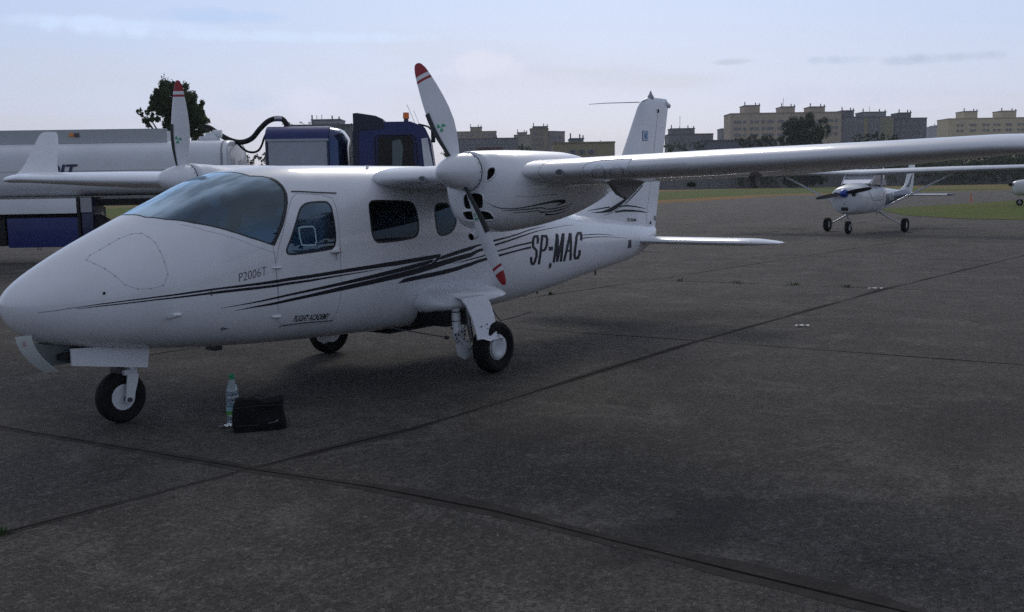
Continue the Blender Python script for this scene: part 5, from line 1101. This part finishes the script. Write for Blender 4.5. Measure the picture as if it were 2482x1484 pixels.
# ================================================================ light single-engine airplanes
def small_plane(label,loc,rot,blue,spin,marks,group):
    P=thing('light_airplane',label,'airplane',loc,rot,group)
    w=M['white2']
    st=[(.22,1.30,.98,.13,1.20,2,2),(.26,1.34,.72,.34,1.18,2.2,2.2),(.40,1.40,.60,.44,1.12,2.4,2.4),(.9,1.48,.56,.48,1.08,2.6,2.6),(1.25,1.51,.56,.50,1.05,2.8,2.8),(2.4,1.50,.58,.50,1.05,2.8,2.8),(2.9,1.42,.62,.42,1.06,2.6,2.6),(3.8,1.34,.74,.28,1.06,2.2,2.2),(5.2,1.26,.90,.17,1.08,2.1,2.1),(6.7,1.18,1.0,.07,1.10,2,2),(6.95,1.16,1.04,.04,1.10,2,2)]
    L=Loft(st);V,F3,n_=loft_grid(L,list(np.linspace(.22,6.95,90)),64);fu=submesh('fuselage',V,F3[0],w,P,caps=[tuple(range(64)),tuple(range(89*64,90*64))])
    # blue flank band and letters
    for sg in (1,-1):
        rows=[];
        for x in np.linspace(2.6,6.6,14):
            zc=float(L.zm(x));rows.append((x,float(L.th_of_z(x,zc+.09+(.02*(x-2.6)),sg)),x,float(L.th_of_z(x,float(L.zb(x))+.04,sg))))
        mb=MB()
        for q_ in range(8): mb.add(*surf(L,[(a,b+(d-b)*q_/8,c,b+(d-b)*(q_+1)/8) for a,b,c,d in rows],.006,2))
        mb.build('flank_band',blue,fu,recalc=False)
        v,f,wd=text_mesh(marks,1,0,.02);mb=MB()
        s=.32;a0=3.3
        def q(px,pz):
            x=a0+px*s*.8 if sg>0 else a0+wd*s*.8-px*s*.8
            z=.93+pz*s+.03*(x-3.3);t=float(L.th_of_z(x,z,sg));return tuple(L.P(x,t)+L.N(x,t)*.012)
        mb.add([q(p[0],p[1]) for p in v],f);mb.build('lettering',w,fu,recalc=False)
    mb=MB();mb.add(*surf(L,line_rows(L,[(1.0,1.2),(1.25,1.7),(1.7,1.75),(2.2,1.7),(2.45,1.2)],.02,4),.004));mb.build('door_gap',M['line'],fu,recalc=False)
    # cowl openings
    mb=MB();
    for s in (-1,1): mb.box(.245,.30,s*.22-.10,s*.22+.10,1.12,1.24,.02)
    mb.box(.25,.30,-.10,.10,.70,.80,.02);mb.build('cowl_inlet',M['black'],fu)
    mb=MB();mb.revolve([(-.012,.055),(-.016,0)],(.25,0,.93),'X',12);mb.build('landing_lamp',M['metal'],fu)
    # cabin: frames with glass between cowl deck and wing
    gl=M['clear'];zt=1.74
    A=[(1.22,-.40,1.49),(1.22,.40,1.49),(1.62,.46,zt),(1.62,-.46,zt)]
    mb=MB();mb.add(A,[(0,1,2,3)]);mb.build('windscreen',M['planeglass'],P,recalc=False)
    for s in (-1,1):
        mb=MB();mb.add([(1.25,s*.46,1.46),(2.05,s*.49,1.43),(2.05,s*.49,zt),(1.64,s*.47,zt)],[(0,1,2,3)]);mb.add([(2.12,s*.49,1.43),(2.75,s*.44,1.43),(2.55,s*.44,zt),(2.12,s*.49,zt)],[(0,1,2,3)]);mb.build('side_window',M['planeglass'],P,recalc=False)
        mb=MB();mb.tube([(1.22,s*.44,1.46),(1.62,s*.47,zt+.02)],.022,6);mb.tube([(2.085,s*.49,1.40),(2.085,s*.49,zt+.02)],.035,6);mb.tube([(2.80,s*.42,1.40),(2.60,s*.44,zt+.02)],.03,6);mb.build('cabin_pillar',w,P)
    mb=MB();mb.add([(2.6,-.42,zt),(2.6,.42,zt),(3.05,.34,1.36),(3.05,-.34,1.36)],[(0,1,2,3)]);mb.build('rear_window',M['planeglass'],P,recalc=False)
    mb=MB();mb.prism([(2.05,1.2),(2.2,1.2),(2.35,1.62),(2.25,1.64)],-.42,-.05);mb.prism([(2.05,1.2),(2.2,1.2),(2.35,1.62),(2.25,1.64)],.05,.42);mb.box(1.3,1.4,-.4,.4,1.3,1.52,.02);mb.build('cabin_seat',M['trim'],P)
    # wing
    zw=1.80
    for s in (-1,1):
        secs=[]
        for (yy,xl,c,zz_,t) in ((0,1.50,1.55,zw,.11),(2.6,1.50,1.55,zw+.035,.11),(4.9,1.62,1.15,zw+.075,.10),(5.02,1.70,1.0,zw+.085,.07),(5.10,1.85,.75,zw+.10,.03)):
            secs.append([Vector((xl+u*c,yy*s,zz_+v*c)) for u,v in naca(t,.02,.4,14)])
        mb=MB();mb.rings(secs);wo=mb.build('wing',w,P,ang=50)
        mb=MB();mb.tube([(1.95,s*.45,.66),(2.05,s*2.6,zw-.04)],.03,8);mb.build('wing_strut',w,P)
    # tail
    mb=MB();rs=[]
    for (z,xl,c,t) in ((1.12,5.0,1.95,.04),(1.25,5.6,1.45,.05),(1.38,6.1,1.0,.08),(1.75,6.35,.82,.09),(2.08,6.58,.66,.09),(2.12,6.66,.5,.06)): rs.append([Vector((xl+u*c,v*c,z)) for u,v in naca(t,0,.4,12)])
    mb.rings(rs);ft=mb.build('tail_fin',w,P,ang=50)
    for s in (1,-1):
        rows=[(6.15,1.33),(6.45,1.48),(6.75,1.75),(6.85,1.78),(6.65,1.50),(6.5,1.33)]
        mb=MB();mb.add([(x,-s*.047,z) for x,z in rows],[tuple(range(6))]);mb.build('fin_band',blue,ft,recalc=False)
        mb=MB();rs=[]
        for (yy,xl,c,t) in ((0,6.1,.85,.09),(1.35,6.2,.68,.09)): rs.append([Vector((xl+u*c,yy*s,1.06+v*c)) for u,v in naca(t,0,.4,12)])
        mb.rings(rs);sb=mb.build('tailplane',w,P,ang=50)
        mb=MB();rs=[]
        for (yy,xl,c,t) in ((1.35,6.19,.70,.095),(1.5,6.3,.56,.08)): rs.append([Vector((xl+u*c,yy*s,1.06+v*c)) for u,v in naca(t,0,.4,12)])
        mb.rings(rs);mb.build('tailplane_tip',blue,sb,ang=50)
    # propeller
    mb=MB();mb.revolve([(0,0),(.01,.03),(.05,.075),(.12,.11),(.20,.128),(.22,.128),(.22,0)],(0,0,1.21),'X',24);sp=mb.build('propeller_spinner',spin,P)
    an=R(100)
    for k in (0,1):
        a=an+k*math.pi;rad=Vector((0,math.sin(a),math.cos(a)));tn=Vector((0,math.cos(a),-math.sin(a)));rs=[]
        for r,c,b in ((.08,.08,40),(.2,.12,32),(.4,.135,25),(.6,.12,20),(.78,.09,16),(.84,.04,14)):
            ax=tn*math.cos(R(b))+Vector((-1,0,0))*math.sin(R(b));nm=ax.cross(rad).normalized()
            rs.append([Vector((.13,0,1.21))+rad*r+ax*(c*p)+nm*(c*q) for p,q in ((-.5,0),(-.2,.09),(.3,.08),(.5,0),(.2,-.03))])
        mb=MB();mb.rings(rs);mb.build('blade',M['seal'],sp)
    # gear
    wheel(.63,0,.19,.19,.13,P,capd=False,rm='grey');mb=MB();mb.tube([(.63,-.09,.19),(.60,-.09,.42),(.58,0,.46),(.50,0,.75)],.022,8);mb.tube([(.63,.09,.19),(.60,.09,.42),(.58,0,.46)],.022,8);mb.build('nose_strut',M['metal'],P)
    for s in (-1,1):
        wheel(2.16,s*1.20,.215,.215,.16,P,capd=False,rm='grey');mb=MB();mb.tube([(2.16,s*.40,.62),(2.16,s*.75,.42),(2.16,s*1.12,.22)],[.03,.026,.022],8);mb.build('spring_leg',M['metal'],P)
    mb=MB();mb.tube([(2.9,-.1,.64),(2.95,-.1,.5)],.01,5);mb.tube([(3.4,.1,.72),(3.45,.1,.58)],.01,5);mb.build('belly_aerial',M['black'],P)
    mb=MB();mb.tube([(2.6,.2,1.9),(2.9,.2,2.12)],.008,5);mb.tube([(2.9,-.25,1.9),(3.2,-.25,2.10)],.008,5);mb.build('roof_aerial',M['metal'],P)
    return P
M['planeglass']=glass('plane_glass',(.72,.68,.74),.05,1.45)
M['planeblue']=mat('plane_blue',(.012,.035,.10),.4);M['spinblue']=mat('spinner_blue',(.012,.05,.30),.35)
small_plane('small white high-wing airplane with blue spinner and blue flank parked on the taxiway',(27.15,4.25,0),0,M['planeblue'],M['spinblue'],'SP-KOC','light airplanes parked on the far apron')
p=place(2441,59.5);small_plane('white airplane with black spinner cut off by the right edge',(p.x,p.y,0),math.atan2(RGT.y,RGT.x)-R(22),mat('stripe_navy',(.02,.03,.14),.4),M['black'],'SP-AKM','light airplanes parked on the far apron')
p=place(2353,72.0)
mk=thing('marker_cone','small orange marker post at the edge of the taxiway','marker',(p.x,p.y,0))
mb=MB();mb.revolve([(0,.09),(.03,.09),(.04,.06),(.36,.035),(.38,.03),(.38,0)],(0,0,0),'Z',14);mb.build('cone_body',mat('marker_orange',(.65,.14,.03),.5),mk)
mb=MB();mb.tube([(0,0,.36),(0,0,.55)],.035,8);mb.build('marker_top',mat('marker_orange2',(.55,.13,.04),.6),mk)
# ================================================================ background
def yawrot(u): return math.atan2(FWD.y,FWD.x)-math.pi/2
def facing(u,depth,a=0): return place(u,depth),math.atan2(RGT.y,RGT.x)+a
def leafmat(n,c1,c2):
    m=mat(n,c1,.85,noise=(1.3,c2,.35,.7),spec=.1);nt=m.node_tree;b=nt.nodes['Principled BSDF'];o=nt.nodes['Material Output']
    t=nt.nodes.new('ShaderNodeBsdfTranslucent');mx=nt.nodes.new('ShaderNodeMixShader');mx.inputs[0].default_value=.42;lk=b.inputs['Base Color'].links[0].from_socket
    nt.links.new(lk,t.inputs[0]);nt.links.new(b.outputs[0],mx.inputs[1]);nt.links.new(t.outputs[0],mx.inputs[2]);nt.links.new(mx.outputs[0],o.inputs[0]);return m
LM=[leafmat('dark_leaves',(.030,.052,.024),(.055,.078,.032)),leafmat('mid_leaves',(.040,.068,.026),(.068,.095,.040)),leafmat('poplar_leaves',(.060,.090,.048),(.11,.135,.07))]
BARK=mat('bark',(.05,.042,.034),.95)
def tree(name,label,cat,u,depth,lobes,nleaf,ls,m,trunk=None,group=None,seed=0,up=.3):
    """lobes: (du, v, rx_px, rz_px, ry_m) centres and radii in picture pixels at this depth, turned into metres here"""
    rnd=random.Random(seed);base=place(u,depth);T=thing(name,label,cat,base,math.atan2(RGT.y,RGT.x),group);px=depth/2531.2
    L=[]
    for (lu,lv,rx,rz) in lobes: L.append(((lu-u)*px,rnd.uniform(-.3,.3)*rx*px,hgt(lu,lv,depth),rx*px,rx*px*.8,rz*px))
    if name!='broadleaf_tree' and depth>130: L+=[(a[0],a[1],a[2]*.5,a[3],a[4],a[2]*.5) for a in L];nleaf=int(nleaf*1.8)   # foliage reaches down to the ground
    vol=[a[3]*a[4]*a[5] for a in L];tot=sum(vol);V=[];F=[]
    for l,v in zip(L,vol):
        # sub-clumps on the lobe surface give an uneven outline
        nc=max(10,int(90*v/tot)+14);cl=[]
        for k in range(nc):
            d=Vector((rnd.gauss(0,1),rnd.gauss(0,1),rnd.gauss(0,1))).normalized();r=rnd.uniform(.15,1.0)**.6;cl.append((Vector((l[0]+d.x*l[3]*r,l[1]+d.y*l[4]*r,l[2]+d.z*l[5]*r)),rnd.uniform(.14,.30)*min(l[3],l[5])))
        for k in range(int(nleaf*v/tot)):
            c,r=rnd.choice(cl);d=Vector((rnd.gauss(0,1),rnd.gauss(0,1),rnd.gauss(0,1))).normalized()*r*rnd.uniform(.5,1.15)
            d.z+=abs(rnd.gauss(0,1))*up*r
            p=c+d;a=Vector((rnd.gauss(0,1),rnd.gauss(0,1),rnd.gauss(0,1)+.8)).normalized();b=a.orthogonal().normalized()
            s=ls*rnd.uniform(.6,1.3);i=len(V);V+=[p-b*s*.35,p+a*s,p+b*s*.35,p-a*s*.5];F.append((i,i+1,i+2,i+3))
    me=bpy.data.meshes.new('crown');me.from_pydata(V,[],F);me.update();me.materials.append(m);o=bpy.data.objects.new('crown',me);C.objects.link(o);o.parent=T
    top=sum(l[2] for l in L)/len(L)
    if trunk!=0:
        tr_=trunk or .035*top;mb=MB();mb.tube([(0,0,-.1),(.02*top,0,top*.4),(-.01*top,.05,top*.8)],[tr_,tr_*.75,tr_*.35],9)
        for k in range(5):
            l=rnd.choice(L);mb.tube([(0,0,top*rnd.uniform(.3,.6)),((l[0])*.5,l[1]*.5,(top*.5+l[2])*.5),(l[0],l[1],l[2])],[tr_*.45,tr_*.3,tr_*.1],6)
        mb.build('trunk',BARK,T)
    return T
tree('broadleaf_tree','tall dark tree standing behind the white tank trailer','tree',445,70,[(440,262,42,52),(478,290,40,45),(455,320,50,35),(500,318,24,30),(402,262,22,34),(385,292,24,20),(362,276,10,10),(425,235,26,28),(470,245,30,32),(437,218,14,16),(410,236,16,20),(492,270,26,30),(462,285,44,44),(508,305,20,26)],70000,.10,LM[2],.3,None,1,.5)
tree('round_tree','large round dark green tree in front of the long apartment block','tree',1945,250,[(1945,328,60,46),(1920,316,34,30),(1968,318,38,32),(1945,300,34,20),(1990,345,22,32),(1903,350,26,28),(1945,355,60,30)],34000,.34,LM[0],.35,'trees before the apartment blocks',2,.2)
for i,(u,d,lobes,n,lab) in enumerate([
 (1815,260,[(1800,345,20,12),(1825,342,22,15),(1850,346,18,12)],1800,'low bushy trees left of the large round tree'),
 (1860,262,[(1855,340,14,14),(1872,346,14,12)],1000,'small bush touching the left of the large round tree'),
 (2110,262,[(2085,340,24,10),(2120,336,28,12),(2160,338,24,10)],2200,'low green hedge trees right of the large round tree'),
 (1276,300,[(1268,362,12,10),(1284,366,14,10)],900,'small dark bush before the tall tan block'),
 (600,150,[(585,386,26,12),(618,388,24,14),(655,386,26,14)],1800,'green bushes seen under the hoses'),
 (1097,160,[(1090,375,14,14),(1105,384,14,12)],900,'green bush just right of the truck cab'),
 (735,330,[(720,305,22,5),(760,304,22,6),(850,308,26,7)],1400,'treetops over the roof of the silver cabinet'),
 (1640,265,[(1628,358,18,10),(1660,356,20,9),(1700,354,22,9)],1500,'shrubs at the foot of the low grey block'),
 (2350,262,[(2330,400,24,12),(2375,396,30,15),(2420,392,30,18),(2470,388,34,24)],3600,'dark dense trees under the wing at the right edge'),
 (2250,264,[(2240,352,24,9),(2275,350,24,9),(2310,348,30,10)],1500,'pale line of shrubs before the right apartment block'),
 (1678,110,[(1678,448,12,5)],500,'small green shrub alone in the reddish field')]):
    tree('bush_trees',lab,'shrub' if n<1000 else 'trees',u,d,lobes,n,.42 if d>200 else .22,LM[i%2],0 if n<1000 or d<120 else .15,'trees before the apartment blocks' if d>200 else None,10+i,.2)
# long grey warehouse / sheds behind the fence
def block(name,label,u0,u1,vt,depth,col,a=0,dep=12,tops=(),rows=(),cols=(),wc=(.13,.135,.16),cat='apartment block',group='apartment blocks on the skyline',masts=(),side=None,winw=1.3,winh=1.15,bands=()):
    px=depth/2531.2;um=(u0+u1)/2;T=thing(name,label,cat,place(u0,depth),math.atan2(RGT.y,RGT.x)+a,group);H=hgt(um,vt,depth);Wd=(u1-u0)*px/max(.3,math.cos(a))
    m=mat(name+'_render',col,.9,noise=(.15,tuple(c*.88 for c in col),.35,.7))
    mb=MB();mb.box(0,Wd,0,dep,0,H);wl=mb.build('wall',m,T,smooth=False)
    mb=MB();mb.box(-.15,Wd+.15,-.15,.25,H,H+.45);mb.box(-.15,.25,.26,dep,H,H+.45);mb.box(Wd-.25,Wd+.15,.26,dep,H,H+.45);mb.build('parapet',mat('parapet_dark',tuple(c*.6 for c in col),.9),T,smooth=False)
    for (a0,a1,v2,*cc) in tops:
        mb=MB();x0=(a0-u0)*px;x1=(a1-u0)*px;h2=hgt(a0,v2,depth);mb.box(x0,x1,1.5,dep*.8,H-.1,h2)
        mt=m if not cc else mat('rooftop_render',cc[0],.9)
        t=mb.build('rooftop_block',mt,T,smooth=False)
        mb=MB();mb.box(x0-.2,x1+.2,1.3,dep*.8+.2,h2,h2+.35)
        rnd=random.Random(int(a0))
        for k in range(3):
            xx=x0+(x1-x0)*[.02,.72,.96][k];mb.box(xx-.18,xx+.18,1.6,2.0,h2+.3,h2+1.7-.3*k)
        mb.build('chimney_pots',M['dgrey'],t,smooth=False)
    proto=None;wm=mat('window_dark',wc,.3)
    for (b0,b1,cc,z0,z1) in bands:
        mb=MB();mb.box((b0-u0)*px,(b1-u0)*px,-.12,.0,z0,z1 if z1 else H-.02);mb.build('facade_band',mat('facade_band_paint',cc,.9),T,smooth=False)
    for v in rows:
        for c in cols:
            x=(c-u0)*px;z=hgt(um,v,depth)
            if proto is None:
                mb=MB();mb.box(-winw/2,winw/2,-.16,-.02,-winh/2,winh/2);proto=mb.build('window',wm,T,smooth=False);o=proto
            else: o=proto.copy();C.objects.link(o);o.parent=T
            o.location=(x,0,z)
    for (u_,v_,h_) in masts:
        mb=MB();x=(u_-u0)*px;z=hgt(u_,v_,depth);mb.tube([(x,3,H),(x,3,z)],.09,5);mb.build('roof_aerial',M['dgrey'],T)
    return T
TAN=(.42,.345,.265);GRY=(.165,.17,.195);YEL=(.52,.44,.30);DKG=(.14,.145,.18);TAN_SHADE=(.25,.225,.23)  # last colour has shade mixed in, for the tan tower's receding side
c1=[1783,1792,1805,1822,1834,1850,1862,1871,1888,1896,1908,1928,1941,1961,1978,2003,2012,2024]
block('apartment_block','long tan apartment block with three rooftop towers behind the large round tree',1771,2036,278.5,450,TAN,0,14,[(1806.5,1843,260.5),(1895,1927,263.5),(1963.5,1999,263.5)],(297,313,328),c1,masts=((1901,241,0),))
block('apartment_block','grey apartment block with a square tower joined to the right of the tan one',2036,2162,288,452,GRY,0,14,[(2040,2069,272.5,(.12,.125,.15)),(2090,2146,276,(.22,.225,.25))],(303,318,333),[2046,2058,2070,2082,2106,2118,2130],masts=((2109,261,0),),bands=((2090,2100,(.22,.20,.12),8,None),(2128,2161,(.22,.205,.14),8,None)))
block('apartment_block','dark grey apartment block with one tower at the right end of the long row',2162.5,2241,291,455,(.13,.135,.16),0,14,[(2177,2206,277.5,(.12,.12,.14))],(304,318,332),[2170,2184,2198,2212,2226])
block('apartment_block','yellow apartment block with two towers at the right edge above the wing',2293,2560,290,520,YEL,0,14,[(2332.5,2365,274),(2422.5,2458,273)],(304.5,317.5),[2316,2326,2348,2356,2378,2388,2404,2414,2434,2442,2462,2472],masts=((2350,269,0),))
block('apartment_block','pale small far apartment blocks between the long row and the yellow block',2246,2292,311,800,(.30,.32,.37),0,14,[(2262,2284,307.5)],(),())
block('apartment_block','low grey building with a flat rooftop box just right of the tail fin',1624,1730,329,420,(.17,.17,.19),0,12,[(1630,1687,315.5,(.16,.16,.185))],(341,),[1638,1650,1662,1674,1700,1712],masts=((1653,283,0),(1651.5,308,0)))
block('apartment_block','narrow bluish block squeezed between the low grey building and the tan block',1749,1770,316,520,(.19,.20,.23),0,10,(),(),())
block('apartment_block','tan apartment block with a raised middle part just right of the upright propeller blade',1103,1210,323,520,(.30,.26,.20),0,12,[(1148,1175,312),(1103,1111,314)],(330,341),[1118,1128,1140,1152,1166,1180,1192,1202])
block('apartment_block','wide bluish grey block below the tan block, behind the engine nacelle',1112,1262,339.5,430,(.15,.155,.18),0,12,[(1201,1211,336.5)],(349,358),[1126,1140,1154,1168,1182,1206,1220,1232,1246])
block('apartment_block','pale tan block stepping up to the tall one',1253,1292,331,500,(.27,.25,.21),0,12,[(1261,1284,324.5)],(),())
tb=block('apartment_block','tall tan tower block with a long shaded side',1292,1335,316,440,(.25,.215,.17),0,11,[(1299,1334,310.5)],(326,340,354),[1303,1318])
block('apartment_block','receding side of the tall tan tower block, coloured as in shade',1336,1376,322,441,TAN_SHADE,R(38),11,(),(334,346),[1343,1352,1361,1370])
block('apartment_block','low yellow building with three paired windows behind the wing root',1347,1494,349.5,300,(.30,.26,.165),0,14,[(1388,1420,339.5,(.17,.175,.19))],(370,),[1390,1396,1412,1418,1434,1440],wc=(.10,.12,.16),winw=1.0,masts=((1462,341,0),))
block('apartment_block','dark grey building seen over the roof of the blue truck cabinet',714,866,308,330,(.14,.145,.165),0,14,[(767,836,295,(.26,.265,.28))],(),(),masts=((778,282,0),(790,280,0)))
block('red_roof_shed','low shed with a dark red roof line behind the nacelle',1165,1223,363,280,(.14,.06,.06),0,6,(),(),(),cat='shed',group=None)
block('long_warehouse','long dark low warehouse behind the wing right of the tail fin',1700,1885,344,300,DKG,0,16,(),(),(),cat='warehouse',group=None)
# perimeter fence
f0=place(-60,255);f1=place(2620,268)
fn=thing('perimeter_fence','long grey concrete panel fence beyond the field','fence',f0,math.atan2(f1.y-f0.y,f1.x-f0.x))
Lf=(f1-f0).length;mb=MB();mb.box(0,Lf,0,.12,-.1,3.0);mb.build('panel',mat('fence_concrete',(.17,.17,.175),.9,noise=(.25,(.13,.13,.14),.35,.7)),fn,smooth=False)
nP=96;pm=None
for k in range(nP):
    x=Lf*k/(nP-1)
    if pm is None: mb=MB();mb.box(-.12,.12,-.14,-.01,-.1,3.25);pm=mb.build('post',mat('fence_post',(.15,.15,.155),.9),fn,smooth=False);o=pm
    else: o=pm.copy();C.objects.link(o);o.parent=fn
    o.location=(x,0,0)
# wooded land behind the fence that closes the horizon
mb=MB();rnd=random.Random(11);V=[];F=[]
for i in range(9000):
    u=rnd.uniform(-120,2700);d=rnd.uniform(290,330);p=place(u,d);hh=6.5+2.5*mnoise.noise(Vector((u*.013,0,0)))+1.2*mnoise.noise(Vector((u*.06,3,0)));z=hh*rnd.random()**.6
    a=Vector((rnd.gauss(0,1),rnd.gauss(0,1),rnd.gauss(0,1))).normalized();b=a.orthogonal().normalized();s=rnd.uniform(.8,1.7);i0=len(V);q=p+Vector((0,0,z));V+=[q-b*s,q-a*s,q+b*s,q+a*s];F.append((i0,i0+1,i0+2,i0+3))
me=bpy.data.meshes.new('far_woods');me.from_pydata(V,[],F);me.update();me.materials.append(LM[1]);o=bpy.data.objects.new('far_woods',me);C.objects.link(o);o['kind']='stuff';o['label']='dark wooded band closing the horizon behind the fence'
# ================================================================ air
mb=MB();mb.box(-1450,1450,-1450,1450,-1.03,62)
hz=mb.build('haze',None and [] or M['clear'],None,smooth=False);hz.data.materials.clear()
m=bpy.data.materials.new('haze_air');m.use_nodes=True;nt=m.node_tree;nt.nodes.clear();o_=nt.nodes.new('ShaderNodeOutputMaterial');v_=nt.nodes.new('ShaderNodeVolumePrincipled')
v_.inputs['Color'].default_value=(.93,.95,1,1);v_.inputs['Density'].default_value=.0002;v_.inputs['Anisotropy'].default_value=.3;nt.links.new(v_.outputs[0],o_.inputs['Volume']);hz.data.materials.append(m);hz['kind']='stuff'
